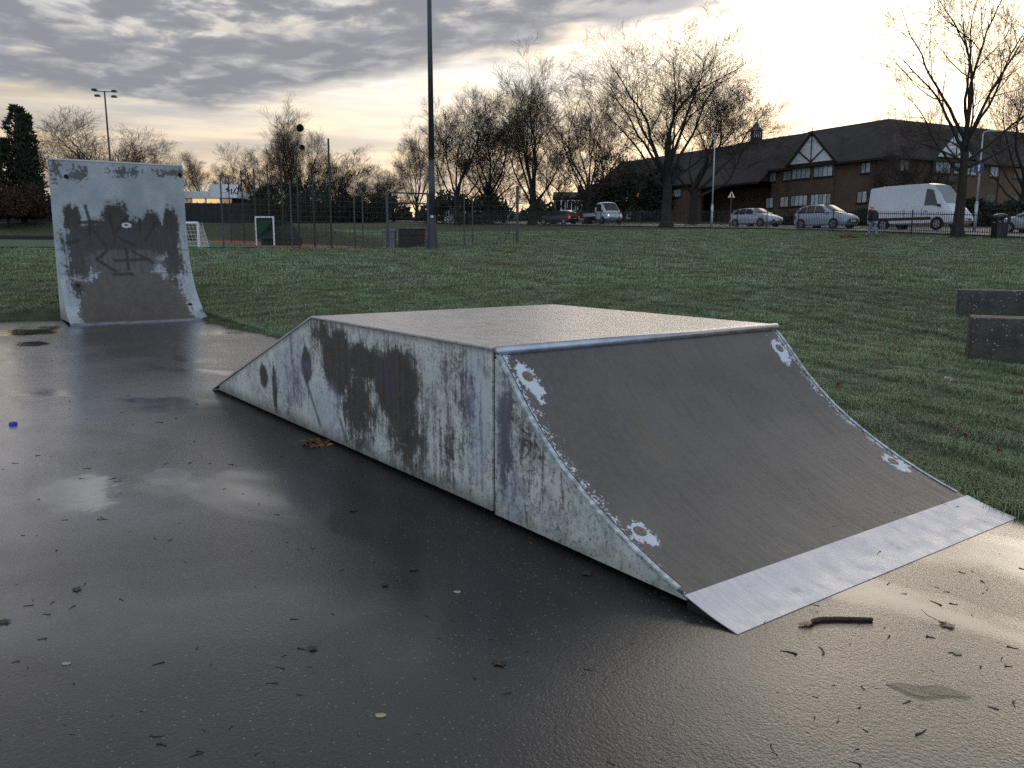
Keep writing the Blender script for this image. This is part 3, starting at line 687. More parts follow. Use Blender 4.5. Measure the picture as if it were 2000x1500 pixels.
for i, (px, Y, top, w, lab) in enumerate(((470, 122, 330, 80, 'twiggy shrub left of the dark fence screen'), (540, 104, 335, 110, 'twiggy shrub below the mistletoe tree'), (625, 104, 345, 100, 'twiggy shrub behind the tall fence post'),
        (705, 108, 352, 110, 'twiggy shrub behind the grey cabinet'), (770, 112, 360, 100, 'twiggy shrub behind the dark brown cabinet'), (1085, 98, 310, 120, 'twiggy undergrowth between the two tall centre trees'),
        (1215, 112, 300, 130, 'twiggy undergrowth behind the white truck'), (985, 100, 330, 110, 'twiggy undergrowth at the foot of the tall upright tree'))):
    place_tree('scrub', px, Y, top, lab, w, i * 1.3, M_TWIGD, 'bare_shrub', 'bare shrubs along the far boundary')
# leafy evergreen masses
def m_leaf(a, b_):
    def f():
        n = noise(worldpos(), 2.0, 3)
        return dict(Base_Color=mixc(ss(.3, .7, n), a, b_), Roughness=.7)
    return f
M_EVER = mat('evergreen_leaf', m_leaf((.010, .016, .009), (.026, .036, .018))); M_MAR = mat('maroon_leaf', m_leaf((.030, .010, .008), (.060, .018, .012)))
M_HEDGE = mat('hedge_leaf', m_leaf((.012, .020, .010), (.032, .045, .020)))
def leaf_cloud(seed, n, size, fn):
    """n small bent leaf sprays; fn(r) gives (point, outward direction)"""
    r = random.Random(seed); v = []; f = []
    for _ in range(n):
        p, d = fn(r); s = size * r.uniform(.6, 1.4)
        d = (d + Vector((r.gauss(0, .5), r.gauss(0, .5), r.gauss(0, .5)))).normalized(); a = d.orthogonal().normalized()
        a = (Matrix.Rotation(r.uniform(0, 6.28), 3, d) @ a); i = len(v)
        w = d.cross(a)
        v += [tuple(p - a * s * .35), tuple(p + d * s * .5 + w * s * .25), tuple(p + a * s * .35), tuple(p + d * s * 1.1 - w * s * .1)]
        f += [(i, i + 1, i + 3), (i + 1, i + 2, i + 3)]
    me = bpy.data.meshes.new('foliage'); me.from_pydata(v, [], f); me.update(); return me
def conifer(px, Y, top, halfw, label, seed):
    g = at_ground(px, Y); H = at(px, top, Y).z - g.z; W = halfw / FPX * Y
    t = thing('conifer_tree', label, 'tree', g, 0)
    lobes = [(Vector((0, 0, 0)), 1.0, 1.0)] + [(Vector((W * .42 * math.cos(k * 1.9), W * .42 * math.sin(k * 1.9), 0)), r_, h_) for k, (r_, h_) in enumerate(((.6, .92), (.62, .80), (.55, .70), (.5, .97)))]
    def fn(r):
        c, wr, hr = r.choice(lobes); z = H * hr * r.random() ** 1.15; rad = W * wr * (1 - z / (H * hr)) ** .62 * (.75 + .25 * math.sin(z * 2.2 + c.x * 3))
        a = r.uniform(0, 6.28); q = rad * math.sqrt(r.uniform(.25, 1)); return Vector((c.x + q * math.cos(a), c.y + q * math.sin(a), z + .5)), Vector((math.cos(a), math.sin(a), .7))
    link('crown', leaf_cloud(seed, 9000, .42, fn), M_EVER, t)
    MB().tube([(0, 0, -.1), (.1, 0, H * .5), (0, 0, H * .9)], [.3, .2, .05], 7).build('trunk', M_BARK, t)
conifer(52, 88, 218, 52, 'dark evergreen conifer at the left edge behind the pitch', 3)
def bush(name, px, Y, top, halfw, label, m, seed, n=3500, depth=1.6, group=None, size=.28):
    g = at_ground(px, Y); H = at(px, top, Y).z - g.z; W = halfw / FPX * Y
    t = thing(name, label, 'bush' if name != 'hedge' else 'hedge', g, 0, group)
    bl = random.Random(seed); blobs = [(Vector((bl.uniform(-.8, .8) * W, bl.uniform(-1, 1) * depth * .6, bl.uniform(.15, .72) * H)), bl.uniform(.25, .5)) for _ in range(14)]
    def fn(r):
        c, s = r.choice(blobs); d = Vector((r.gauss(0, 1), r.gauss(0, 1), r.gauss(0, 1))).normalized(); q = r.uniform(.5, 1) ** .5
        p = c + Vector((d.x * s * W * .8, d.y * depth * s * 1.4, d.z * s * H * .62)) * q
        p.z = max(.03, min(p.z, H)); return p, d
    link('foliage', leaf_cloud(seed, n, size, fn), m, t)
    MB().tube([(0, 0, -.1), (.05, 0, H * .5)], [.12, .05], 6).build('stem', M_BARK, t)
bush('maroon_bush', 20, 84, 352, 62, 'dark maroon-leaved bush below the conifer', M_MAR, 4, 5000, 3)
bush('evergreen_bush', 1240, 108, 300, 100, 'dark evergreen mass behind the largest bare tree', M_EVER, 5, 8000, 2.5, size=.36)
bush('evergreen_bush', 560, 103, 345, 60, 'dark evergreen left of the tallest fence post', M_EVER, 6, 4500, 2.5)
bush('evergreen_bush', 720, 106, 372, 55, 'low dark evergreen behind the grey cabinet', M_EVER, 7, 3500, 2.5)
bush('evergreen_bush', 632, 104, 340, 30, 'narrow dark evergreen beside the tallest fence post', M_EVER, 8, 3000, 2.0)
bush('evergreen_bush', 905, 100, 360, 75, 'low dark evergreen right of the light mast', M_EVER, 12, 4000, 2.0)
bush('hedge', 1950, 64, 382, 75, 'dark clipped hedge behind the litter bin', M_HEDGE, 9, 6000, 1.5)
bush('hedge', 1560, 76, 415, 90, 'dark hedge in front of the brick building', M_HEDGE, 10, 5000, 1.2)
bush('hedge', 1700, 72, 408, 60, 'dark hedge behind the white van', M_HEDGE, 13, 4500, 1.2)
bush('hedge', 400, 104.5, 399, 45, 'clipped hedge under the lit windows', M_HEDGE, 11, 3500, 1.0)
# far-off wood closing the horizon behind the park
def wood(r):
    px = r.uniform(-150, 1480); Y = r.uniform(150, 190); g = at_ground(px, Y); ht = 4.2 + 2.2 * math.sin(px * .021) * math.sin(px * .047 + 1) + 1.2 * math.sin(px * .13) * math.sin(px * .071)
    return Vector((g.x, g.y, g.z + ht * r.random() ** .8)), Vector((r.gauss(0, 1), r.gauss(0, 1), r.gauss(0, 1))).normalized()
o = stuff(link('distant_wood', leaf_cloud(91, 26000, 1.0, wood), M_EVER), 'dark far-off belt of trees along the horizon'); o['category'] = 'wood'
# mistletoe
for px, py, r_, lab in ((586, 250, 5.6, 'upper round mistletoe clump in the bare tree'), (590, 288, 4.0, 'lower round mistletoe clump in the bare tree')):
    c = at(px, py, 115); rr = r_ / FPX * 115
    def fn(r, rr=rr):
        d = Vector((r.gauss(0, 1), r.gauss(0, 1), r.gauss(0, 1))).normalized(); return d * rr * r.random() ** .4, d
    o = link('mistletoe_clump', leaf_cloud(77, 2200, rr * .35, fn), M_EVER); o.location = c; tag(o, lab, 'mistletoe', 'mistletoe clumps')

# ------------------------------------------------------------------ posts and lights
M_GALV = plain('galvanised_steel', (.075, .085, .095), .45, .2, 5, .5)
M_MASTG = plain('mast_paint', (.045, .054, .062), .5, .15, 3, .2)
M_DKST = plain('dark_green_steel', (.022, .028, .027), .5, .25, 4)
M_PALE = plain('pale_lamp_paint', (.42, .47, .49), .5, .12, 3)
M_WHITE = plain('white_paint', (.72, .74, .76), .45, .06, 4)
M_GLASSD = mat('dark_glass', None, Base_Color=(.02, .025, .03, 1), Roughness=.08)
M_LAMPG = mat('lamp_glass', None, Base_Color=(.25, .27, .3, 1), Roughness=.15)
g = at_ground(845, 40)
t = thing('floodlight_mast', 'tall grey tapered light mast on a flared base, rising out of the picture', 'light mast', g)
MB().lathe([(.255, -.05), (.255, .0), (.20, .9), (.155, 1.55), (.15, 1.62)], 12).build('base_cover', M_MASTG, t)
MB().tube([(0, 0, 1.5), (0, 0, 4.2)], [.15, .148], 16).build('lower_shaft', M_MASTG, t, smooth=True)
MB().tube([(0, 0, 4.2), (0, 0, 15.0)], [.135, .085], 16).build('pole', M_MASTG, t, smooth=True)
MB().tube([(0, 0, 4.15), (0, 0, 4.25)], [.162, .162], 16).build('collar', M_BLACK, t)
MB().box((-.05, -.21, 1.46), (.07, -.155, 1.56)).build('number_plate', M_WHITE, t)
MB().bar((-.9, 0, 14.9), (.9, 0, 14.9), .08, .08).build('crossarm', M_GALV, t)
for x in (-.75, .75): MB().prism([(x - .25, -.3, 14.75), (x + .25, -.3, 14.75), (x + .2, .15, 14.95), (x - .2, .15, 14.95)], (0, 0, .14)).build('lamp_head', M_DKST, t)
g = at_ground(229, 82); hh = at(221, 178, 82).z - g.z
t = thing('floodlight_mast', 'slim far floodlight mast with four lamp heads above the wall ramp', 'light mast', g)
MB().tube([(0, 0, -.1), (-.12, 0, hh)], [.14, .07], 8).build('pole', M_DKST, t, smooth=True)
MB().bar((-1.1, 0, hh), (.85, 0, hh - .08), .07, .07).build('crossarm', M_DKST, t)
for (x, z) in ((-1.05, .12), (.82, -.02), (-.80, -.42), (.78, -.50)):
    MB().prism([(x - .26, -.18, hh + z - .08), (x + .26, -.18, hh + z - .08), (x + .18, -.18, hh + z + .10), (x - .18, -.18, hh + z + .10)], (0, .34, 0)).build('lamp_head', M_DKST, t)
def lamp_post(px, Y, top, label, arm=0, sign=False):
    g = at_ground(px, Y); H = at(px, top, Y).z - g.z
    t = thing('lamp_post', label, 'lamp post', g)
    MB().tube([(0, 0, -.1), (0, 0, 1.7)], [.105, .105], 12).build('base', M_PALE, t, smooth=True)
    MB().tube([(0, 0, 1.7), (0, 0, 1.85)], [.105, .065], 12).build('shoulder', M_PALE, t, smooth=True)
    MB().tube([(0, 0, 1.8), (0, 0, H)], [.062, .038], 10).build('pole', M_PALE, t, smooth=True)
    if arm: MB().tube([(0, 0, H), (.05 * arm, 0, H + .12), (.30 * arm, 0, H + .2), (.75 * arm, 0, H + .22)], .035, 8).build('arm', M_PALE, t)
    ox = .55 if arm else -.12
    MB().prism([(ox, -.07, H + .17 * arm), (ox + .45, -.07, H + .17 * arm), (ox + .45, -.04, H + .17 * arm + .06), (ox, -.05, H + .17 * arm + .10)], (0, .14, 0)).build('lantern', M_PALE, t)
    if sign:
        z = 3.6
        MB().box((-.40, -.10, z), (.16, -.085, z + .62)).build('sign_plate', plain('blue_sign', (.02, .035, .16), .45, .1), t)
        MB().prism([(-.16, -.104, z + .1), (-.08, -.104, z + .1), (-.08, -.104, z + .4), (-.03, -.104, z + .4), (-.12, -.104, z + .55), (-.21, -.104, z + .4), (-.16, -.104, z + .4)], (0, .003, 0)).build('arrow', M_WHITE, t)
    return t
lamp_post(1388, 66, 262, 'slim pale lamp post left of the parked silver hatchback')
lamp_post(1900, 54, 262, 'slim pale lamp post with a blue arrow sign behind the railing', 1, True)
g = at_ground(1424, 70); zt = at(1424, 374, 70).z - g.z
t = thing('warning_sign', 'triangular road warning sign on a grey post', 'road sign', g)
MB().tube([(0, 0, -.1), (0, 0, zt)], .04, 8).build('post', M_GALV, t)
a = .34
tri = lambda s, y: [(-s, y, zt - s * .58 - .32), (s, y, zt - s * .58 - .32), (0, y, zt + s * 1.15 - .32)]
MB().prism(tri(a, -.06), (0, .02, 0)).build('sign_border', plain('sign_red', (.35, .02, .02), .5, .1), t)
MB().prism(tri(a * .82, -.066), (0, .004, 0)).build('sign_face', M_WHITE, t)
MB().prism([(-.05, -.070, zt - .5), (.05, -.070, zt - .5), (.09, -.070, zt - .32), (.02, -.070, zt - .12), (-.07, -.070, zt - .25)], (0, .003, 0)).build('symbol', M_BLACK, t)

# ------------------------------------------------------------------ pitch fences, goals, cabinets
def wires(b, a, c, z0, z1, dx, dz, w=.0065):
    a, c = Vector(a), Vector(c); L = (c - a).length; n = int(L / dx)
    for k in range(1, n):
        p = a.lerp(c, k / n); b.tube([p + Vector((0, 0, z0)), p + Vector((0, 0, z1))], w, 3, False)
    m_ = int((z1 - z0) / dz)
    for k in range(m_ + 1):
        z = z0 + (z1 - z0) * k / m_; b.tube([a + Vector((0, 0, z)), c + Vector((0, 0, z))], w, 3, False)
def fence_line(name, label, pts, hs, rad, wz, dx, dz, mpost, extra=None):
    t = thing(name, label, 'fence', pts[0])
    o0 = pts[0]
    for p, h in zip(pts, hs):
        q = p - o0; MB().tube([q + Vector((0, 0, -.1)), q + Vector((0, 0, h))], rad, 7).build('post', mpost, t)
    for k in range(len(pts) - 1):
        b = MB(); wires(b, pts[k] - o0, pts[k + 1] - o0, wz[0], wz[1], dx, dz); stuff(b.build('wire_mesh', M_DKST, t, fix=False))
    return t
def pz(s, t_): q = PC + E1 * s + E2 * t_; return Vector((q.x, q.y, pitch_z(s, max(0, t_))))
pts = [pz(s, 0) for s in (-5.9, -3.35, -2.9, -.95, 1.15, 2.35, 2.75, 5.7, 8.7)]
pts = [Vector((p.x, p.y, max(p.z, ground_z(p.x, p.y)))) for p in pts]
ft = fence_line('mesh_fence', 'dark wire mesh fence with grey posts along the near side of the pitch', pts, [2.9, 2.4, 2.4, 2.75, 2.7, 2.5, 2.5, 3.1, 3.2], .035, (.05, 2.45), .22, .22, M_GALV)
o0 = pts[0]
MB().tube([Vector((0, 0, -.1)), Vector((0, 0, 2.95))], .075, 8).build('end_post', M_GALV, ft)
for k, (d0, zz) in enumerate(((1.25, 2.3), (.85, 1.6))):
    e = pz(-5.9 + d0, 0) - o0; MB().tube([Vector((0, 0, zz)), Vector((e.x, e.y, .0))], .03, 6).build('brace', M_GALV, ft)
gate0, gate1 = pz(-.95, -.05) - o0, pz(1.15, -.05) - o0
for p in (gate0, gate1): MB().tube([p + Vector((0, 0, -.1)), p + Vector((0, 0, 2.7))], .07, 8).build('gate_post', M_GALV, ft)
for z in (2.68, 2.2): MB().tube([gate0 + Vector((0, 0, z)), gate1 + Vector((0, 0, z))], .035, 6).build('gate_rail', M_GALV, ft)
line = pz(3.9, -.1)
def on_e2(d): q = line + E2 * d; s, t_ = pitch_st(q.x, q.y); return Vector((q.x, q.y, pitch_z(s, t_)))
bp = [on_e2(d) for d in (0, 3.2, 6.6, 10.5, 14.5, 19, 24, 30)]
fence_line('ball_stop_fence', 'tall dark ball-stop fence running away behind the hockey goal', bp, [5.0, 3.6, 4.9, 4.9, 4.9, 4.9, 5.1, 5.1], .045, (.15, 2.9), .25, .16, M_DKST)
q = bp[0] + Vector((0, 0, 0)); o = MB().tube([q + Vector((0, 0, 1.0)), q + Vector((.9, .2, -.02))], .03, 6); o.build('brace', M_GALV, None)
bpy.data.objects['brace.002' if 'brace.002' in bpy.data.objects else 'brace'].parent = ft; bpy.data.objects['brace.002' if 'brace.002' in bpy.data.objects else 'brace'].location = -o0
b = MB()
a_, c_ = pz(-5.5, -.25), pz(45, -.25); a_.z = ground_z(a_.x, a_.y); b.bar(pz(1.5, -.3) + Vector((0, 0, -.04)), pz(60, -.3) + Vector((0, 0, -.04)), .08, .26)
tag(b.build('edging_board', M_DARKW), 'long dark edging board along the near side of the green pitch', 'edging board')
b = MB(); b.bar(pz(5, 45.2) + Vector((0, 0, .12)), pz(70, 45.2) + Vector((0, 0, .12)), .08, .4)
tag(b.build('edging_board', M_DARKW), 'dark edging board along the far side of the green pitch', 'edging board')
# goals
gw = at(389, 483, 36.5); s_, t_ = pitch_st(gw.x, gw.y); gw.z = pitch_z(s_, t_)
t = thing('football_goal', 'small white football goal with white net half hidden by the wall ramp', 'goal', gw, 0)
d1 = Vector((-.97, .22, 0)); d2 = Vector((.28, .30, 0)); H = 1.12
MB().tube([(0, 0, 0), (0, 0, H)], .06, 8).build('post', M_WHITE, t); p1 = d1 * 2.4
MB().tube([p1, p1 + Vector((0, 0, H))], .06, 8).build('post', M_WHITE, t); MB().tube([(0, 0, H), p1 + Vector((0, 0, H))], .06, 8).build('crossbar', M_WHITE, t)
b = MB()
for k in range(11):
    f = k / 10
    for base in (Vector((0, 0, 0)),):
        a = Vector((0, 0, H * f)); e = Vector((0, 0, H * f)) + d2 * (1.0 - .55 * f * f) * 1.1; b.tube([a, e], .008, 3, False)
        w0 = d2 * 1.1 * f; b.tube([w0, Vector((w0.x, w0.y, H * (1 - .75 * f * f)))], .008, 3, False)
for k in range(15):
    f = k / 14; q = p1 * f; b.tube([q + d2 * 1.1, q + d2 * .5 + Vector((0, 0, H))], .008, 3, False)
for k in range(8):
    f = k / 7; q = d2 * (1.1 - .6 * f) + Vector((0, 0, H * f)); b.tube([q, q + p1], .008, 3, False)
stuff(b.build('net', M_WHITE, t, fix=False))
gw = at(518, 477, 50); s_, t_ = pitch_st(gw.x, gw.y); gw.z = pitch_z(s_, t_)
t = thing('hockey_goal', 'white-framed hockey goal with green net and backboard on the pitch', 'goal', gw, 0)
hw = .55; H = 1.66
for x, y in ((-hw, .12), (hw, 0)): MB().box((x - .04, y - .04, 0), (x + .04, y + .04, H)).build('post', M_WHITE, t)
MB().bar((-hw - .04, .12, H), (hw + .04, 0, H), .08, .08).build('crossbar', M_WHITE, t)
M_GNET = plain('green_net', (.012, .050, .030), .8, .2, 6)
MB().prism([(-hw, .2, .4), (hw + 1.4, 1.0, .4), (hw + .8, 1.0, 1.42), (hw, .2, 1.58), (-hw, .2, 1.58)], (0, .02, 0)).build('net', M_GNET, t)
M_GBD = plain('green_board', (.010, .028, .024), .6, .15, 5)
MB().box((-hw + .05, .9, 0), (hw + 1.35, .94, .46)).build('backboard', M_GBD, t); MB().prism([(hw, .05, 0), (hw + 1.4, .9, 0), (hw + 1.4, .9, .46), (hw, .05, .46)], (0, .03, 0)).build('sideboard', M_GBD, t)
# cabinets behind the fence
M_CAB = plain('cabinet_grey', (.13, .145, .155), .5, .1, 4); M_CABD = plain('cabinet_brown', (.032, .026, .022), .7, .3, 4)
g = at(761, 478, 42.5); g.z = pitch_z(*pitch_st(g.x, g.y)) - .05
t = thing('utility_cabinet', 'grey metal utility cabinet behind the wire fence', 'cabinet', g)
MB().box((-.30, -.25, 0), (.30, .25, .95)).build('body', M_CAB, t, bevel=.01); MB().box((-.33, -.28, .952), (.33, .28, 1.0)).build('lid', plain('cabinet_lid', (.30, .33, .35), .4, .1), t)
MB().box((-.004, -.256, .05), (.004, -.251, .92)).build('door_gap', M_BLACK, t)
g = at(806, 480, 42.8); g.z = pitch_z(*pitch_st(g.x, g.y)) - .05
t = thing('storage_box', 'large dark brown storage box with pale lid edge behind the gate', 'storage box', g)
MB().box((-.66, -.45, 0), (.66, .45, 1.05)).build('body', M_CABD, t, bevel=.01); MB().box((-.70, -.50, 1.052), (.70, .50, 1.10)).build('lid', plain('box_lid', (.20, .21, .21), .4, .2), t)
for z in (.35, .7): MB().box((-.662, -.462, z), (.662, -.452, z + .03)).build('batten', M_DARKW, t)
# boarded boundary fence beyond the pitch
A, B_ = at_ground(-60, 92), at_ground(760, 112); n = 60
t = thing('boundary_fence', 'long dark boarded fence beyond the pitch', 'fence', A)
pd = MB(); 
for k in range(n):
    p, q = A.lerp(B_, k / n), A.lerp(B_, (k + 1) / n); p = gz(p.x, p.y) - A; q = gz(q.x, q.y) - A
    b = MB(); b.bar(p.lerp(q, .01) + Vector((0, 0, 1.15)), p.lerp(q, .985) + Vector((0, 0, 1.15)), .05 + .02 * (k % 2), 2.35 + .05 * rng.random()); b.build('fence_panel', M_BOARD, t)
    b = MB(); b.tube([p + Vector((0, 0, -.1)), p + Vector((0, 0, 2.45))], .07, 5); b.build('post', M_DARKW, t)

# ------------------------------------------------------------------ park railing
t = thing('park_railing', 'black vertical-bar park railing along the road', 'railing', RL0)
M_RAIL = plain('black_railing', (.014, .015, .017), .45, .2, 5)
PANEL = 2.75; RH = 1.38
for k in range(-3, 24):
    a = RL0 + RLD * (k * PANEL); c = RL0 + RLD * ((k + 1) * PANEL); a.z, c.z = base_z(a.x, a.y), base_z(c.x, c.y); a, c = a - RL0, c - RL0
    MB().box((a.x - .03, a.y - .03, a.z - .1), (a.x + .03, a.y + .03, a.z + RH + .07)).build('post', M_RAIL, t)
    for z in (.12, RH - .16): MB().bar(a + Vector((0, 0, z)), c + Vector((0, 0, z)), .012, .045).build('rail', M_RAIL, t)
    b = MB()
    for j in range(1, 21):
        p = a.lerp(c, j / 21); b.tube([p + Vector((0, 0, .04)), p + Vector((0, 0, RH - .03)), p + Vector((0, 0, RH + .02))], [.013, .013, .004], 4, False)
    stuff(b.build('bars', M_RAIL, t, fix=False))
# litter bin
g = at_ground(1949, 45.0)
t = thing('litter_bin', 'dark domed-top litter bin beside the railing', 'litter bin', g)
M_BIN = plain('bin_plastic', (.013, .014, .016), .4, .2, 6)
MB().box((-.30, -.30, 0), (.30, .30, .86)).build('body', M_BIN, t, bevel=.03)
for x in (-.3, .3):
    for y in (-.3, .3): MB().box((x - .05, y - .05, .84), (x + .05, y + .05, 1.13)).build('pillar', M_BIN, t)
MB().lathe([(.44, 1.13), (.45, 1.17), (.36, 1.25), (.20, 1.31), (.02, 1.33)], 4 * 6).build('lid', plain('bin_lid', (.05, .052, .055), .25, .2, 6), t, smooth=True)
MB().box((-.2, -.312, .08), (.2, -.302, .76)).build('notice_panel', plain('bin_panel', (.035, .036, .042), .5, .2), t)

# ------------------------------------------------------------------ brick building across the road
def m_brick():
    p = coords(); x, y, z = sep(p)
    n = NT.nodes.new('ShaderNodeTexBrick'); put(n.inputs['Vector'], comb(x + y, z, 0.0)); n.inputs['Scale'].default_value = 1.0
    n.inputs['Color1'].default_value = (.105, .062, .036, 1); n.inputs['Color2'].default_value = (.150, .088, .050, 1); n.inputs['Mortar'].default_value = (.13, .11, .09, 1)
    n.inputs['Brick Width'].default_value = .225; n.inputs['Row Height'].default_value = .075; n.inputs['Mortar Size'].default_value = .01
    return dict(Base_Color=mixc(ss(.3, .7, noise(p, .6, 4)) * .4, X(n.outputs[0]), (.075, .045, .028)), Roughness=.9)
def m_tile():
    p = coords(); x, y, z = sep(p); n = noise(p, 1.2, 5, .6)
    w = M('FRACT', z * 4.2)
    return dict(Base_Color=mixc(ss(.3, .7, n), (.020, .018, .020), (.038, .033, .034)), Roughness=.75, Normal=bump(w + noise(comb(x * 3.0, y * 3.0, z), 2, 2) * .6, .6, .05))
M_BRICK = mat('brown_brick', m_brick); M_TILE = mat('dark_roof_tile', m_tile)
M_FRAME = plain('dark_window_frame', (.022, .016, .012), .5, .2, 6); M_RENDER = plain('white_render', (.78, .80, .82), .7, .06, 2)
M_PANE = mat('window_glass', None, Base_Color=(.36, .42, .44, 1), Roughness=.06, Specular_IOR_Level=.8)  # pale base colour stands in for reflected sky
M_PANESKY = plain('sky_sheen_pane', (.55, .60, .62), .8, .2, 3)  # paler pane, the sky's reflection painted as its colour
M_PANED = mat('dark_window_glass', None, Base_Color=(.025, .03, .035, 1), Roughness=.06, Specular_IOR_Level=.8)
M_LIT = mat('lit_window', None, Base_Color=(.4, .25, .1, 1), Emission_Color=(1.0, .55, .18, 1), Emission_Strength=.35)
K0 = Vector((35.0, 78.0, 0)); AD = Vector((-.4543, .8908, 0)); BD = Vector((.8908, .4543, 0)); GZB = 3.9
EAVE, RIDGE, HALF = 9.75, 14.1, 5.2
bl = thing('brick_building', 'long two-storey brown brick building with dark tiled roof and white gable', 'building', (K0.x, K0.y, 0))
NA = -BD; NB = -AD                       # outward normals of the two visible fronts
def wallbox(name, m, o, d, n, s0, s1, z0, z1, out0, out1, parent=bl, bevel=0):
    """box on a front: s along d, out along the outward normal n"""
    P = [o + d * s0 + n * out0, o + d * s1 + n * out0, o + d * s1 + n * out1, o + d * s0 + n * out1]
    return MB().prism([(p.x, p.y, z0) for p in P], (0, 0, z1 - z0)).build(name, m, parent, bevel=bevel)
Z0 = Vector((0, 0, 0))
wallbox('wall', M_BRICK, Z0, AD, NA, 0, 15.3, GZB - 2, EAVE, -.4, 0); wallbox('wall', M_BRICK, Z0, BD, NB, .401, 40, GZB - 2, EAVE, -.4, 0)
wallbox('wall', M_BRICK, Z0, AD, NA, 15.3, 50, GZB - 2, EAVE - 1.3, -3.4, -3.0); wallbox('wall', M_BRICK, Z0, AD, NA, 27, 50, GZB - 2, EAVE - .6, -.4, 0)
wallbox('return_wall', M_BRICK, Z0, AD, NA, 15.0, 15.4, GZB - 2, EAVE - .2, -3.4, -.01)
# roofs
def roof(name, o, d, n, s0, s1, ze, zr, half, ov, hip0=0, hip1=0):
    e0, e1 = o + d * s0 + n * ov, o + d * s1 + n * ov; r0, r1 = o + d * (s0 + hip0) - n * half, o + d * (s1 - hip1) - n * half; f0, f1 = o + d * s0 - n * (2 * half + ov), o + d * s1 - n * (2 * half + ov)
    b = MB(); v = lambda p, z: (p.x, p.y, z)
    b.poly([v(e0, ze), v(e1, ze), v(r1, zr), v(r0, zr)]); b.poly([v(f0, ze), v(r0, zr), v(r1, zr), v(f1, ze)])
    b.poly([v(e0, ze - .18), v(e1, ze - .18), v(e1, ze), v(e0, ze)])
    b.poly([v(e0, ze), v(r0, zr), v(f0, ze)]); b.poly([v(e1, ze), v(f1, ze), v(r1, zr)]); b.poly([v(e0, ze - .18), v(f0, ze - .18), v(f1, ze - .18), v(e1, ze - .18)])
    return b.build(name, M_TILE, bl)
roof('roof', Z0, AD, NA, -.5, 15.6, EAVE, RIDGE, HALF, .5, HALF + .5)
roof('roof', Z0, BD, NB, -.5, 40.5, EAVE - .012, RIDGE - .012, HALF, .5, HALF + .5)
roof('roof', Z0, AD, NA, 15.6, 27, EAVE - 1.25, RIDGE - .10, HALF, 1.6)
roof('roof', Z0, AD, NA, 27, 52, EAVE - .6, RIDGE - .2, HALF, .5)
# gutter, eaves boards
for (d, n, s0, s1) in ((AD, NA, -.5, 15.6), (BD, NB, -.1, 40)): wallbox('gutter', M_FRAME, Z0, d, n, s0, s1, EAVE - .22, EAVE - .06, .505, .62)
def gable(o, d, n, s0, s1, zb, za):
    t_ = MB(); c = (s0 + s1) / 2; v = lambda s, z, q: (lambda p: (p.x, p.y, z))(o + d * s + n * q)
    g_ = MB().prism([v(s0, zb, .52), v(s1, zb, .52), v(c, za, .52)], tuple(n * -.3)).build('gable', M_RENDER, bl)
    for (a0, z0, a1, z1, w) in ((c, zb, c, za - .1, .14), (c, zb + .05, s0 + (s1 - s0) * .22, zb + (za - zb) * .44, .13), (c, zb + .05, s1 - (s1 - s0) * .22, zb + (za - zb) * .44, .13)):
        A_, B2 = Vector(v(a0, z0, .56)), Vector(v(a1, z1, .56)); MB().bar(A_, B2, .06, w).build('timber', M_FRAME, g_)
    for (a0, a1) in ((s0 - .35, c), (s1 + .35, c)):
        A_, B2 = Vector(v(a0, zb - .3, .60)), Vector(v(a1, za + .12, .60)); MB().bar(A_, B2, .10, .26).build('bargeboard', M_FRAME, g_)
    MB().bar(Vector(v(c, za + .1, .6)), Vector(v(c, za + .7, .6)), .07, .07).build('finial', M_FRAME, g_)
    # little roof running back into the main slope
    k = (za + .1 - EAVE) / (RIDGE - EAVE); bk = -(k * (HALF + .5)) + .2
    b = MB(); b.poly([v(s0 - .4, zb - .3, .66), v(c, za + .14, .66), v(c, za + .14, bk), v(s0 - .4, zb - .3, .2)]); b.poly([v(s1 + .4, zb - .3, .66), v(s1 + .4, zb - .3, .2), v(c, za + .14, bk), v(c, za + .14, .66)])
    b.build('gable_roof', M_TILE, g_)
    wallbox('bay', M_BRICK, o, d, n, s0 + .15, s1 - .15, GZB - 2, zb - .002, .002, .35)
def col_s(px, d):                         # distance along a front where image column px meets it
    r = ray(px, 330); k = r.x / r.y; return (k * K0.y - K0.x) / (d.x - k * d.y)
gs0, gs1 = col_s(1636, AD), col_s(1547, AD); gable(Z0, AD, NA, gs0, gs1, 10.0, 12.8)
hs0, hs1 = col_s(1815, BD), col_s(1893, BD); gable(Z0, BD, NB, hs0, hs1, 9.95, 12.5)
def window(d, n, px0, px1, z0, z1, panes, out=.02, glass=None, seed=0):
    s0, s1 = sorted((col_s(px0, d), col_s(px1, d)))
    w = wallbox('window', M_FRAME, Z0, d, n, s0, s1, z0, z1, out - .05, out)
    pw_ = (s1 - s0 - .10) / panes; r = random.Random(int(px0 * 7 + z0 * 13))
    for k in range(panes):
        a = s0 + .08 + k * pw_; m_ = glass or r.choice([M_PANE, M_PANESKY, M_PANESKY, M_PANE])
        wallbox('pane', m_, Z0, d, n, a, a + pw_ - .09, z0 + .08, z1 - .08, out + .001, out + .012, parent=w)
    wallbox('sill', M_RENDER if False else M_FRAME, Z0, d, n, s0 - .05, s1 + .05, z0 - .08, z0 - .002, out - .05, out + .08, parent=w)
UZ, LZ = (8.45, 9.5), (5.7, 6.85)
for (a, b_, k) in ((1503, 1517, 2), (1530, 1546, 2), (1681, 1701, 2)): window(AD, NA, a, b_, *UZ, k)
for (a, b_, k) in ((1552, 1589, 4), (1594, 1632, 4)): window(AD, NA, a, b_, UZ[0], UZ[1] + .15, k, .37)
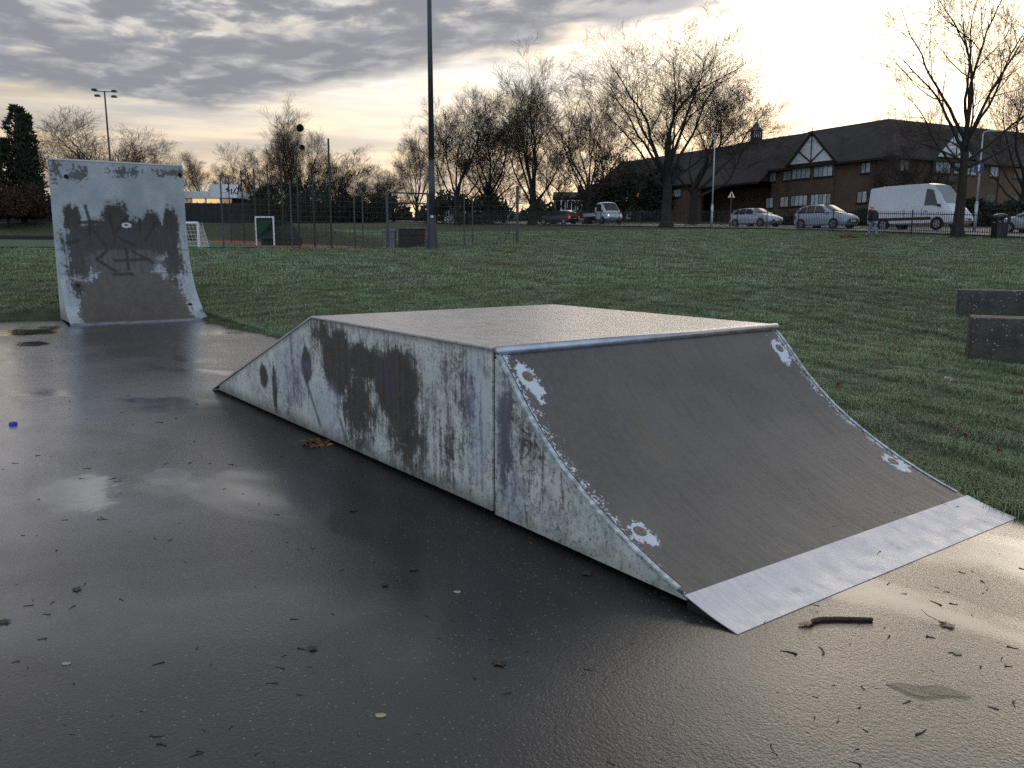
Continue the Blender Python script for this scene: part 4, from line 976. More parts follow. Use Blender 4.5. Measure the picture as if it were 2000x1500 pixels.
for (a, b_, k) in ((1499, 1514, 2), (1527, 1544, 2), (1677, 1698, 2)): window(AD, NA, a, b_, *LZ, k)
for (a, b_, k) in ((1552, 1586, 4), (1591, 1632, 5)): window(AD, NA, a, b_, *LZ, k, .37)
for (a, b_, k) in ((1757, 1775, 2), (1895, 1908, 1), (1934, 1952, 2), (1980, 1998, 2)): window(BD, NB, a, b_, *UZ, k, glass=M_PANED if a > 1940 else None)
for (a, b_, k) in ((1882, 1892, 1), (1930, 1948, 2), (1975, 1995, 2)): window(BD, NB, a, b_, *LZ, k, glass=M_PANED if a > 1920 else None)
for (a, b_, k) in ((1820, 1850, 4), (1856, 1888, 4)): window(BD, NB, a, b_, UZ[0], UZ[1] + .1, k, .37)
for (a, b_, k, gl) in ((1218, 1229, 1, M_LIT), (1244, 1250, 1, M_LIT), (1262, 1290, 3, M_PANED), (1316, 1332, 2, None)): window(AD, NA, a, b_, UZ[0] - .8, UZ[1] - .8, k, glass=gl)
for (a, b_, k) in ((1225, 1236, 1), (1250, 1292, 6)): window(AD, NA, a, b_, LZ[0] - .5, LZ[1] - .4, k)
MB().tube([Z0 + NA * .08 + AD * 2.0 + Vector((0, 0, GZB - 1)), Z0 + NA * .08 + AD * 2.0 + Vector((0, 0, EAVE - .2))], .05, 6).build('downpipe', M_FRAME, bl)
MB().tube([Z0 + NB * .08 + BD * 15.2 + Vector((0, 0, GZB - 1)), Z0 + NB * .08 + BD * 15.2 + Vector((0, 0, EAVE - .2))], .05, 6).build('downpipe', M_FRAME, bl)
# cupola on the ridge
cs = col_s(1492, AD) * 1.0 + 7.0; c = AD * cs - NA * HALF
cp = MB(); cp.box((c.x - .55, c.y - .55, RIDGE - 1.2), (c.x + .55, c.y + .55, RIDGE + 1.0)); cpo = cp.build('cupola', M_TILE, bl)
for k in range(4): MB().box((c.x - .45 + .24 * k, c.y - .60, RIDGE + .2), (c.x - .36 + .24 * k, c.y - .555, RIDGE + .9)).build('louvre', M_RENDER, cpo)
MB().lathe([(.82, RIDGE + 1.0), (.78, RIDGE + 1.1), (.38, RIDGE + 1.45), (.14, RIDGE + 1.9), (.02, RIDGE + 2.2)], 8, (c.x, c.y, 0)).build('cupola_roof', plain('lead_roof', (.22, .25, .29), .4, .15, 3), cpo)
MB().tube([(c.x, c.y, RIDGE + 2.1), (c.x, c.y, RIDGE + 3.4)], .025, 5).build('weathervane', M_FRAME, cpo)

# ------------------------------------------------------------------ other buildings
# white flat-roofed building with lit windows
c0 = at(360, 398, 107); c0.z = ground_z(c0.x, c0.y); zt = at(362, 374, 107).z - c0.z; zb = at(362, 387, 107).z - c0.z; zw = at(362, 399, 107).z - c0.z
wt = thing('clubhouse', 'white flat-roofed building with a strip of lit windows and a white upper panel', 'building', c0)
Wd = (450 - 356) / FPX * 107
MB().box((-2.5, 0, 0), (Wd, 7, zw - .02)).build('wall', plain('dark_render', (.08, .08, .08), .8, .2, 1), wt)
MB().box((-2.5, .06, zw - .018), (Wd, 7, zb - .002)).build('window_band', M_BLACK, wt); MB().box((-2.7, -.5, zb), (Wd + 1.0, 7.2, zt)).build('fascia', M_RENDER, wt)
M_LITC = mat('lit_interior', None, Base_Color=(.5, .4, .25, 1), Emission_Color=(1.0, .68, .30, 1), Emission_Strength=.55); M_LITD = mat('dim_interior', None, Base_Color=(.3, .25, .2, 1), Emission_Color=(1.0, .65, .32, 1), Emission_Strength=.16)
xs = [-2.4, .35, .95, 2.75, 4.6, Wd - .1]
for k in range(len(xs) - 1):
    MB().box((xs[k] + .12, .02, zw + .02), (xs[k + 1] - .12, .05, zb - .06)).build('window', M_LITC if k in (2, 3) else M_LITD, wt); MB().box((xs[k] - .11, -.03, zw - .015), (xs[k] + .11, .055, zb - .005)).build('mullion', M_RENDER, wt)
sx0, sx1 = (414 - 360) / FPX * 107, (468 - 360) / FPX * 107; sz0, sz1 = at(440, 387, 107).z - c0.z, at(440, 361, 107).z - c0.z
up_ = MB().box((sx0, -.75, sz0), (sx1, -.52, sz1)).build('upper_panel', M_RENDER, wt)
for (a, z, a2, z2) in ((2.0, .95, 2.5, 1.35), (2.25, .9, 2.6, .9), (2.7, .45, 2.75, 1.1), (2.9, .5, 3.3, 1.15), (3.1, .6, 3.4, .55), (3.35, 1.3, 3.7, 1.0), (3.45, .4, 3.7, 1.5), (3.6, 1.3, 3.95, 1.6), (2.4, 1.3, 2.2, .7)):
    MB().bar((sx0 + a, -.756, sz0 + z), (sx0 + a2, -.756, sz0 + z2), .008, .14).build('lettering', M_BLACK, up_)
# brick terraced houses glimpsed between the trees, and a pale house
def house(px0, px1, Y, top, eave, label, wallm, cols, rows, group='houses beyond the trees', gable_front=False):
    a, c = at_ground(px0, Y), at_ground(px1, Y); W = (c - a).length; ze = at(px0, eave, Y).z - a.z; zr = at(px0, top, Y).z - a.z
    t = thing('terraced_house' if not gable_front else 'pale_house', label, 'house', a, math.atan2(c.y - a.y, c.x - a.x), group)
    MB().box((0, 0, -1), (W, 7, ze)).build('wall', wallm, t)
    rf = MB().prism([(-.2, -.3, ze), (-.2, 7.3, ze), (-.2, 3.5, zr)], (W + .4, 0, 0)).build('roof', M_TILE, t)
    MB().box((W * .75, 3.1, zr - .6), (W * .75 + .8, 3.9, zr + .9)).build('chimney', M_BRICK, rf)
    for i in range(cols):
        for j in range(rows):
            x = W * (i + .5) / cols; z = ze - 1.9 - j * 2.7
            w = MB().box((x - .65, -.06, z), (x + .65, .02, z + 1.5)).build('window', M_WHITE, t)
            for s in (-1, 1): MB().box((x + .32 * s - .24, -.075, z + .1), (x + .32 * s + .24, -.062, z + 1.4)).build('pane', M_PANED, w)
    return t
house(1085, 1145, 128, 372, 386, 'red brick house with white windows left of the white truck', M_BRICK, 3, 2)
house(1158, 1215, 122, 360, 374, 'red brick house with white windows behind the white truck', M_BRICK, 3, 2)
house(868, 905, 125, 388, 398, 'small pale house right of the light mast', M_RENDER, 2, 1)

# ------------------------------------------------------------------ vehicles
M_TYRE = plain('tyre_rubber', (.012, .012, .013), .8, .2, 20); M_RIM = plain('alloy_rim', (.35, .36, .38), .35, .15, 8, .6)
M_CGL = mat('car_glass', None, Base_Color=(.020, .026, .032, 1), Roughness=.06, Specular_IOR_Level=.9)
M_CGLW = mat('frosted_windscreen', None, Base_Color=(.20, .25, .27, 1), Roughness=.25, Specular_IOR_Level=.8)
M_TRIM = plain('black_trim', (.016, .016, .018), .5, .2, 8)
M_HLAMP = mat('headlamp', None, Base_Color=(.6, .62, .65, 1), Roughness=.12, Specular_IOR_Level=.8)
M_HLIT = mat('lit_headlamp', None, Base_Color=(.9, .9, .9, 1), Emission_Color=(1, .93, .78, 1), Emission_Strength=1.6)
M_TLAMP = mat('tail_lamp', None, Base_Color=(.25, .01, .01, 1), Roughness=.2); M_TLIT = mat('lit_tail_lamp', None, Base_Color=(.5, .02, .03, 1), Emission_Color=(1, .06, .07, 1), Emission_Strength=.45)
M_PLATE = plain('number_plate', (.6, .6, .58), .5, .05)
def carpaint(name, col, metal=.4): return plain(name, col, .3, .06, 1.5, metal, bs=0, Coat_Weight=.6, Coat_Roughness=.08)
def vehicle(name, label, cat, loc, rz, paint, S, wheels, wr, shield, sides, rear=None, glass=M_CGL, lit=False, tlit=False, group='vehicles on the road'):
    """S: stations (x, bottom, belt, top, half width at belt, half width at top) from the tail to the nose"""
    t = thing(name, label, cat, loc, rz, group)
    def ring(s):
        x, zb_, zl, zt_, wl, wt_ = s; zm = zb_ + (zl - zb_) * .45
        return [Vector((x, wl * .86, zb_)), Vector((x, wl * 1.0, zb_ + .10)), Vector((x, wl * 1.02, zm)), Vector((x, wl, zl)), Vector((x, wt_, zt_)), Vector((x, wt_ * .55, zt_ + .03)), Vector((x, 0, zt_ + .04))]
    rows = []
    for s in S:
        r_ = ring(s); rows.append(r_ + [Vector((p.x, -p.y, p.z)) for p in reversed(r_[:-1])])
    b = MB(); n = len(rows[0])
    for r_ in rows: b.v += [tuple(p) for p in r_]
    for i in range(len(rows) - 1):
        for j in range(n): b.f.append((i * n + j, i * n + (j + 1) % n, (i + 1) * n + (j + 1) % n, (i + 1) * n + j))
    b.f.append(tuple(range(n))); b.f.append(tuple((len(rows) - 1) * n + j for j in reversed(range(n))))
    body = b.build('body', paint, t, smooth=True)
    try:
        body.data.set_sharp_from_angle(angle=R(38))
    except Exception: pass
    def st(x):
        for a, c in zip(S, S[1:]):
            if a[0] <= x <= c[0]:
                f = (x - a[0]) / (c[0] - a[0]); return [p + (q - p) * f for p, q in zip(a, c)]
    def xs_between(a, c): return [a] + [s[0] for s in S if a + .02 < s[0] < c - .02] + [c]
    for (a, c, f0, f1, sl0, sl1) in sides:            # side windows, both flanks
        for sg in (1, -1):
            top, bot = [], []
            for k, x in enumerate(xs_between(a, c)):
                s = st(x); xt = min(max(x, a + sl0), c - sl1); s2 = st(xt); nv = .022
                bot.append(Vector((x, sg * (s[4] + (s[5] - s[4]) * f0 + nv), s[2] + (s[3] - s[2]) * f0))); top.append(Vector((xt, sg * (s2[4] + (s2[5] - s2[4]) * f1 + nv), s2[2] + (s2[3] - s2[2]) * f1)))
            wb_ = MB()
            for k in range(len(bot) - 1):
                if (top[k] - top[k + 1]).length < .01: wb_.poly([bot[k], bot[k + 1], top[k]])
                else: wb_.poly([bot[k], bot[k + 1], top[k + 1], top[k]])
            wb_.build('side_window', glass if glass is not M_CGLW else M_CGL, t)
    def band(a, c, w, nm, g_):
        L_, = [[]]
        for x in xs_between(a, c): s = st(x); L_.append((x, s[5], s[3]))
        b = MB()
        for (x0, w0, z0), (x1, w1, z1) in zip(L_, L_[1:]):
            for (ya, yb) in ((-1, -.55), (-.55, 0), (0, .55), (.55, 1)):
                zz = lambda f: .0 if abs(f) == 1 else .03 if abs(f) == .55 else .04
                dx_ = .012
                b.poly([(x0 + dx_, ya * w0 * w, z0 + zz(ya) + .014), (x1 + dx_, ya * w1 * w, z1 + zz(ya) + .014), (x1 + dx_, yb * w1 * w, z1 + zz(yb) + .014), (x0 + dx_, yb * w0 * w, z0 + zz(yb) + .014)])
        b.build(nm, g_, t)
    band(*shield, .93, 'windscreen', glass)
    if rear: band(*rear, .9, 'rear_window', M_CGL)
    L = S[-1][0]; wl = max(s[4] for s in S)
    for x in wheels:
        for sg in (1, -1):
            b = MB().lathe([(wr * 1.16, -.03), (wr * 1.16, .012)], 24, (x, sg * (wl * 1.02), wr * 1.02), 'y'); b.build('wheel_arch', M_TRIM, t)
            w = MB().lathe([(wr * .70, -.10), (wr * .96, -.10), (wr, -.07), (wr, .07), (wr * .96, .10), (wr * .70, .10)], 24, (x, sg * (wl - .05), wr), 'y').build('wheel', M_TYRE, t)
            MB().lathe([(wr * .66, -.112), (wr * .62, -.105), (wr * .18, -.10), (wr * .15, .10), (wr * .62, .105), (wr * .66, .112)], 20, (x, sg * (wl - .05), wr), 'y').build('rim', M_RIM, w)
            for k in range(5):
                a_ = k * 1.2566; b = MB(); b.bar((x + math.cos(a_) * wr * .22, sg * (wl + .064), wr + math.sin(a_) * wr * .22), (x + math.cos(a_) * wr * .60, sg * (wl + .064), wr + math.sin(a_) * wr * .60), .03, .05); b.build('spoke', M_TRIM, w)
    s = st(L - .25); f = S[-1]
    for sg in (1, -1):
        hz = s[2] - .13
        MB().prism([(L - .42, sg * s[4] * 1.005, hz + .02), (L - .12, sg * (S[-2][4] * .99), hz - .05), (L - .035, sg * f[4] * .86, hz - .08), (L - .10, sg * f[4] * .82, hz + .06), (L - .40, sg * s[4] * .93, hz + .15)], (.02, sg * .012, .0)).build('headlight', M_HLIT if lit else M_HLAMP, t)
        q = S[1]; MB().prism([(q[0] - .05, sg * q[4] * 1.0, q[2] - .32), (q[0] + .16, sg * q[4] * 1.035, q[2] - .32), (q[0] + .16, sg * q[4] * 1.02, q[2] - .02), (q[0] - .05, sg * q[4] * .98, q[2] - .02)], (-.012, sg * .012, 0)).build('tail_light', M_TLIT if tlit else M_TLAMP, t)
        MB().box((-.025, sg * .32 - .18 + (.18 if False else 0), q[2] - .30), (.0, sg * .32 + .18, q[2] - .16)) if False else None
        mxp = shield[1] - .30; s2 = st(mxp); MB().box((mxp - .08, sg * (s2[4] + .10) - .10, s2[2] + .02), (mxp + .06, sg * (s2[4] + .10) + .10, s2[2] + .19)).build('mirror', paint if cat == 'car' else M_TRIM, t, bevel=.03)
    zg = f[1]; MB().box((L - .02, -f[4] * .75, f[2] - .14), (L + .012, f[4] * .75, f[2] - .02)).build('grille', M_TRIM, t)
    MB().box((L - .03, -f[4] * .95, f[1] + .02), (L + .010, f[4] * .95, f[1] + .10)).build('lower_intake', M_TRIM, t)
    MB().box((L + .012, -.26, f[1] + .10), (L + .022, .26, f[1] + .21)).build('number_plate', M_PLATE, t)
    MB().box((-.03, -.26, S[0][1] + .12), (-.012, .26, S[0][1] + .23)).build('number_plate', plain('rear_plate', (.5, .38, .04), .5, .05), t)
    return t
HATCH = [(0, .45, .74, .82, .70, .60), (.08, .30, .90, 1.0, .80, .68), (.35, .22, .95, 1.30, .84, .62), (.9, .20, .95, 1.43, .86, .63), (1.6, .20, .94, 1.46, .87, .65), (2.3, .20, .93, 1.42, .87, .63), (2.75, .20, .92, 1.20, .87, .67), (3.2, .20, .90, .98, .86, .74), (3.7, .20, .84, .90, .84, .68), (4.15, .24, .68, .72, .78, .60), (4.3, .34, .56, .58, .66, .5)]
MPV = [(x * 1.04, a, b_ * 1.08, c * 1.13, d, e) for (x, a, b_, c, d, e) in HATCH]
VAN = [(0, .5, 1.35, 2.45, .95, .82), (.1, .36, 1.36, 2.60, .99, .86), (1.4, .34, 1.37, 2.68, 1.0, .88), (3.2, .34, 1.37, 2.70, 1.0, .88), (4.45, .34, 1.37, 2.69, 1.0, .87), (4.85, .34, 1.36, 2.58, 1.0, .85), (5.3, .34, 1.34, 2.12, 1.0, .85), (5.75, .34, 1.28, 1.52, .99, .86), (6.2, .34, 1.08, 1.18, .97, .82), (6.5, .36, .86, .92, .92, .78), (6.62, .42, .66, .70, .84, .70)]
VAN = [(x * .94, a, b_ * 1.05, c * 1.065, d, e) for (x, a, b_, c, d, e) in VAN]
RZ = math.atan2(-RLD.y, -RLD.x)
hd = -RLD
def on_road(px, Y, L, fwd=True):
    g = at_ground(px, Y); d = hd if fwd else -hd; p = g - d * L / 2; return Vector((p.x, p.y, base_z(g.x, g.y) + .04))
M_VANW = plain('van_white', (.66, .70, .76), .35, .04, 1, 0, bs=0, Coat_Weight=.4, Coat_Roughness=.1); M_SILV = carpaint('silver_paint', (.44, .48, .55)); M_SILV2 = carpaint('blue_silver_paint', (.34, .40, .50)); M_NAVY = carpaint('dark_paint', (.018, .020, .026), .2)
vn = vehicle('panel_van', 'large white high-roof panel van parked behind the railing', 'van', on_road(1790, 54.8, 6.22), RZ, M_VANW, VAN, (1.27, 5.03), .37, (4.51, 5.43), [(4.08, 5.0, .06, .78, .05, .42)], glass=M_CGLW)
for sg in (1, -1):
    b = MB().box((.25, sg * 1.022 - .012, .62), (4.6, sg * 1.022 + .012, .80)); b.build('side_moulding', M_TRIM, vn)
    for x in (2.7, 3.95): MB().box((x, sg * 1.026 - .006, .85), (x + .014, sg * 1.026 + .006, 1.36)).build('door_seam', M_TRIM, vn)
    MB().box((4.12, sg * 1.02 - .02, 1.15), (4.3, sg * 1.02 + .02, 1.19)).build('door_handle', M_TRIM, vn)
MB().lathe([(.07, 2.80), (.07, 2.92), (.03, 2.96)], 10, (.3, .2, 0)).build('beacon', mat('amber_beacon', None, Base_Color=(.6, .22, .05, 1), Roughness=.3), vn)
sidesH = [(.42, 1.05, .10, .86, .22, .0), (1.12, 1.75, .08, .90, .0, .0), (1.82, 2.95, .10, .90, .0, .75)]
vehicle('parked_car', 'silver hatchback parked nearest the pale lamp post', 'car', on_road(1474, 67, 4.3), RZ, M_SILV, HATCH, (.78, 3.42), .31, (2.32, 3.12), sidesH, (.12, .85))
vehicle('parked_car', 'silver people carrier parked left of the white van', 'car', on_road(1610, 59.5, 4.45), RZ, M_SILV2, MPV, (.80, 3.55), .32, (2.40, 3.25), [(a * 1.04, b_ * 1.04, c, d, e, f) for a, b_, c, d, e, f in sidesH], (.12, .85))
vehicle('parked_car', 'silver car cut off by the right edge of the picture', 'car', on_road(2025, 49.5, 4.3), RZ + math.pi, M_SILV, HATCH, (.78, 3.42), .31, (2.32, 3.12), sidesH, (.12, .85)).location = at_ground(2025, 49.5) + hd * 2.15 + Vector((0, 0, .04))
dc = vehicle('moving_car', 'dark car with red tail lights beside the white truck', 'car', Vector((0, 0, 0)), RZ + math.pi + .35, M_NAVY, HATCH, (.78, 3.42), .31, (2.32, 3.12), sidesH, (.12, .85), tlit=True)
dc.location = at_ground(1122, 88) + Vector((0, 0, .03))
dc = vehicle('moving_car', 'dark car with a red tail light seen through the wire fence', 'car', Vector((0, 0, 0)), RZ + math.pi + .5, M_NAVY, HATCH, (.78, 3.42), .31, (2.32, 3.12), sidesH, (.12, .85), tlit=True)
dc.location = at_ground(950, 104) + Vector((0, 0, .03))
TRK = [(0, .5, 1.2, 2.05, .92, .80), (.06, .42, 1.22, 2.14, .95, .82), (.6, .40, 1.22, 2.18, .97, .82), (1.0, .40, 1.21, 2.08, .97, .80), (1.45, .40, 1.2, 1.68, .97, .82), (1.85, .40, 1.14, 1.30, .95, .82), (2.2, .40, .95, 1.02, .92, .78), (2.4, .42, .74, .78, .86, .7), (2.45, .46, .62, .64, .8, .64)]
tk = vehicle('flatbed_truck', 'white flatbed truck with headlights facing the park', 'truck', Vector((0, 0, 0)), RZ - .15, M_VANW, TRK, (1.55,), .34, (1.0, 1.88), [(.12, 1.30, .06, .82, .0, .35)], glass=M_CGL, lit=True)
tk.location = at_ground(1178, 88) + Vector((0, 0, .04))
MB().box((-3.0, -.98, .72), (-.10, .98, .80)).build('flatbed', M_TRIM, tk)
for y in (-.98, .95): MB().box((-3.0, y, .80), (-.10, y + .03, 1.15)).build('dropside', M_VANW, tk)
MB().box((-.12, -.98, .80), (-.08, .98, 1.7)).build('headboard', M_VANW, tk); MB().box((-3.0, -.4, .45), (.1, .4, .70)).build('chassis', M_TRIM, tk)
for y in (-.85, .85): MB().lathe([(.2, -.1), (.34, -.1), (.34, .1), (.2, .1)], 18, (-2.0, y, .34), 'y').build('wheel', M_TYRE, tk)

# ------------------------------------------------------------------ person walking by the railing
def skin(name, nodes, edges, m, parent, sub=2, root=0):
    me = bpy.data.meshes.new(name); me.from_pydata([n[0] for n in nodes], edges, []); o = link(name, me, m, parent)
    md = o.modifiers.new('skin', 'SKIN'); md.use_smooth_shade = True
    for v, nd in zip(me.skin_vertices[0].data, nodes): r_ = nd[1]; v.radius = r_ if isinstance(r_, tuple) else (r_, r_)
    me.skin_vertices[0].data[root].use_root = True
    sb = o.modifiers.new('sub', 'SUBSURF'); sb.levels = sb.render_levels = sub
    return o
pg = at_ground(1702, 47.0)
pe = thing('person', 'person in dark jacket, pale cap and blue jeans walking away along the railing', 'person', pg, R(24))
M_SKIN = plain('skin', (.36, .22, .16), .5, .05, 8); M_JKT = plain('black_jacket', (.010, .010, .013), .8, .3, 8); M_JEAN = plain('blue_jeans', (.15, .185, .25), .85, .25, 6); M_SHOE = plain('dark_shoe', (.015, .014, .014), .6, .2, 10); M_CAP = plain('pale_cap', (.52, .48, .40), .8, .1, 10)
# faces +Y (away from the camera); left leg forward, right heel lifting
bn = [((0, 0, .93), (.15, .11)), ((0, .02, 1.15), (.145, .10)), ((0, .05, 1.38), (.17, .11)), ((0, .07, 1.50), (.06, .06)), ((0, .11, 1.60), (.075, .085)), ((0, .125, 1.71), (.078, .09)),
      ((-.19, .05, 1.40), .058), ((-.25, .02, 1.14), .045), ((-.25, .09, .92), .034), ((-.25, .11, .84), (.04, .02)), ((.19, .05, 1.40), .058), ((.25, .0, 1.14), .045), ((.24, .05, .92), .034), ((.24, .06, .84), (.04, .02)),
      ((-.09, .0, .86), .09), ((-.10, .14, .48), .065), ((-.10, .18, .10), .042), ((-.10, .30, .04), (.042, .03)), ((.09, .0, .86), .09), ((.10, -.08, .48), .065), ((.10, -.26, .14), .042), ((.10, -.17, .05), (.042, .03))]
be = [(0, 1), (1, 2), (2, 3), (3, 4), (4, 5), (2, 6), (6, 7), (7, 8), (8, 9), (2, 10), (10, 11), (11, 12), (12, 13), (0, 14), (14, 15), (15, 16), (16, 17), (0, 18), (18, 19), (19, 20), (20, 21)]
for hx, base in ((-.25, 9), (.24, 13)):
    hy = bn[base][0][1]
    for k, (fy, L) in enumerate(((.028, .075), (.010, .085), (-.008, .08), (-.026, .065))):
        i = len(bn); bn += [((hx, hy + fy, .80), .009), ((hx + .005, hy + fy + .012, .80 - L * .55), .008), ((hx, hy + fy + .026, .80 - L), .007)]; be += [(base, i), (i, i + 1), (i + 1, i + 2)]
    i = len(bn); bn += [((hx, hy + .045, .83), .009), ((hx, hy + .06, .79), .008)]; be += [(base, i), (i, i + 1)]
skin('body', bn, be, M_SKIN, pe, 1)
skin('jacket', [((0, 0, .80), (.25, .18)), ((0, .02, 1.12), (.235, .17)), ((0, .05, 1.36), (.24, .16)), ((0, .075, 1.49), (.09, .085)), ((-.22, .05, 1.39), .10), ((-.29, .02, 1.14), .085), ((-.27, .085, .91), .062), ((.22, .05, 1.39), .10), ((.29, .0, 1.14), .085), ((.26, .05, .91), .062)],
     [(0, 1), (1, 2), (2, 3), (2, 4), (4, 5), (5, 6), (2, 7), (7, 8), (8, 9)], M_JKT, pe)
skin('trousers', [((0, 0, .92), (.165, .12)), ((-.09, .0, .84), .105), ((-.10, .14, .48), .088), ((-.10, .17, .10), .075), ((.09, .0, .84), .105), ((.10, -.08, .48), .088), ((.10, -.24, .15), .075)], [(0, 1), (1, 2), (2, 3), (0, 4), (4, 5), (5, 6)], M_JEAN, pe)
skin('shoe', [((-.10, .15, .055), (.05, .05)), ((-.10, .25, .045), (.05, .04)), ((-.10, .35, .035), (.04, .03))], [(0, 1), (1, 2)], M_SHOE, pe)
skin('shoe', [((.10, -.29, .13), (.05, .05)), ((.10, -.20, .075), (.05, .04)), ((.10, -.11, .035), (.04, .03))], [(0, 1), (1, 2)], M_SHOE, pe)
MB().lathe([(.100, 1.655), (.104, 1.69), (.095, 1.75), (.06, 1.795), (.01, 1.81)], 14, (0, .125, 0)).build('cap', M_CAP, pe, smooth=True)
MB().lathe([(.03, -.012), (.055, 0), (.03, .012)], 12, (0, .215, 1.63)).build('face', M_SKIN, pe, smooth=True)
# heap of dead leaves beside the path of the person
M_DLEAF = plain('dry_leaf', (.17, .085, .038), .7, .45, 14); M_DLEAF2 = plain('dark_wet_leaf', (.035, .020, .016), .35, .4, 20); M_PLEAF = plain('pale_leaf', (.42, .36, .24), .7, .25, 14)
def leaf_heap(seed, n, rx, ry, h, size):
    def fn(r):
        a = r.uniform(0, 6.28); q = math.sqrt(r.random()); return Vector((rx * q * math.cos(a), ry * q * math.sin(a), h * (1 - q * q) * r.random())), Vector((r.gauss(0, 1), r.gauss(0, 1), .4)).normalized()
    return leaf_cloud(seed, n, size, fn)
o = link('leaf_heap', leaf_heap(4, 260, .55, .3, .22, .12), M_DLEAF); o.location = at_ground(1656, 46.5); tag(o, 'small heap of dry tan leaves on the grass left of the person', 'leaf heap')
o = link('leaf_clump', leaf_heap(8, 60, .085, .06, .05, .055), M_DLEAF); o.location = pad_at(619, 870); tag(o, 'clump of crisp brown leaves against the foot of the funbox side', 'leaf clump')

# ------------------------------------------------------------------ litter on the pad
M_TW = plain('litter_twig', (.035, .026, .020), .6, .4, 60); M_TWP = plain('pale_litter', (.34, .29, .21), .6, .3, 60); M_WOOD = plain('broken_wood', (.42, .27, .13), .7, .25, 40)
def twig_mesh(seed):
    r = random.Random(seed); b = MB(); L = r.uniform(.028, .065); a = r.uniform(-.5, .5)
    p = [Vector((-L / 2, 0, .001)), Vector((-L * .1, a * L * .15, .0015)), Vector((L * .25, a * L * .1, .0018)), Vector((L / 2, -a * L * .2, .002))]
    b.tube(p, [.0014, .0017, .0021, .0042 if r.random() < .6 else .002], 5)
    if r.random() < .2: b.tube([p[2], p[2] + Vector((L * .2, r.choice((-1, 1)) * L * .25, .004))], [.0022, .0012], 4)
    return b.mesh('twig')
TWM = [twig_mesh(k) for k in range(14)]
for me in TWM: me.materials.append(M_TW)
GIVEN = [(200, 1012), (45, 1046), (150, 1150), (165, 1142), (110, 1074), (56, 1183), (140, 1187), (82, 1248), (30, 1293), (90, 1200), (238, 1172), (310, 1296), (385, 1265), (412, 1298), (530, 1335), (585, 1357), (307, 1438), (450, 1422), (316, 1455), (382, 1475), (547, 1305), (575, 1210), (650, 1200), (590, 1268),
         (1590, 1184), (1735, 1140), (1765, 1160), (1862, 1180), (1828, 1178), (1545, 1275), (1605, 1270), (1735, 1245), (1818, 1245), (1865, 1275), (1978, 1265), (1970, 1302), (1680, 1380), (1590, 1405), (1770, 1372), (1940, 1383), (1980, 1375), (1690, 1427), (1800, 1430), (1315, 1412), (1540, 1274), (1660, 1260), (1920, 1137), (2000, 1112),
         (1716, 1082), (1845, 986), (1868, 992), (1495, 1216), (1752, 1004), (1630, 1030), (370, 905), (100, 704), (325, 905), (380, 862), (310, 825), (345, 817), (75, 890), (170, 915), (230, 940), (260, 830), (135, 798), (240, 805), (385, 790), (410, 905), (450, 907), (505, 985), (540, 1005), (475, 965), (200, 1015), (75, 975), (160, 935), (220, 935), (30, 905), (555, 857), (990, 1355), (835, 1205)]
rl = random.Random(5)
pts2 = [(p, True) for p in GIVEN]
while len(pts2) < 190:
    px, py = rl.uniform(0, 2000), rl.choice([rl.uniform(690, 1100), rl.uniform(1000, 1500)])
    q = pad_at(px, py); u, v = to_uv(q.x, q.y)
    if v > -.25 and -LB - RB - .1 < u < RQ + .15: continue
    if v > 2.4: continue
    pts2.append(((px, py), False))
ramp_z = lambda u: next((a[1] + (c[1] - a[1]) * (u - a[0]) / (c[0] - a[0]) for a, c in zip(CF, CF[1:]) if a[0] <= u <= c[0]), .01)
for k, ((px, py), big) in enumerate(pts2):
    q = pad_at(px, py); u, v = to_uv(q.x, q.y)
    if v > 0 and -.1 < u < RQ + .05 and v < WB:
        zz = (.066 - (u - RE) / (RQ - RE) * .055 if u > RE else ramp_z(max(u, .05))); q = pad_at(px, py, zz); where = 1
    else: where = 0
    o = bpy.data.objects.new('twig', TWM[k % 14]); COL.objects.link(o); o.location = q + Vector((0, 0, .004 * where)); s = (rl.uniform(.8, 1.35) if big else rl.uniform(.4, 1.0)) * .72 * (1 + .4 * sm(4, 8, q.y)); o.scale = (s, s, s); o.rotation_euler = (0, 0, rl.uniform(0, 6.28))
    tag(o, 'tiny dark twig fragment lying on the wet tarmac' if not where else 'tiny dark twig fragment lying on the steel toe plate', 'twig', 'twig fragments scattered over the pad')
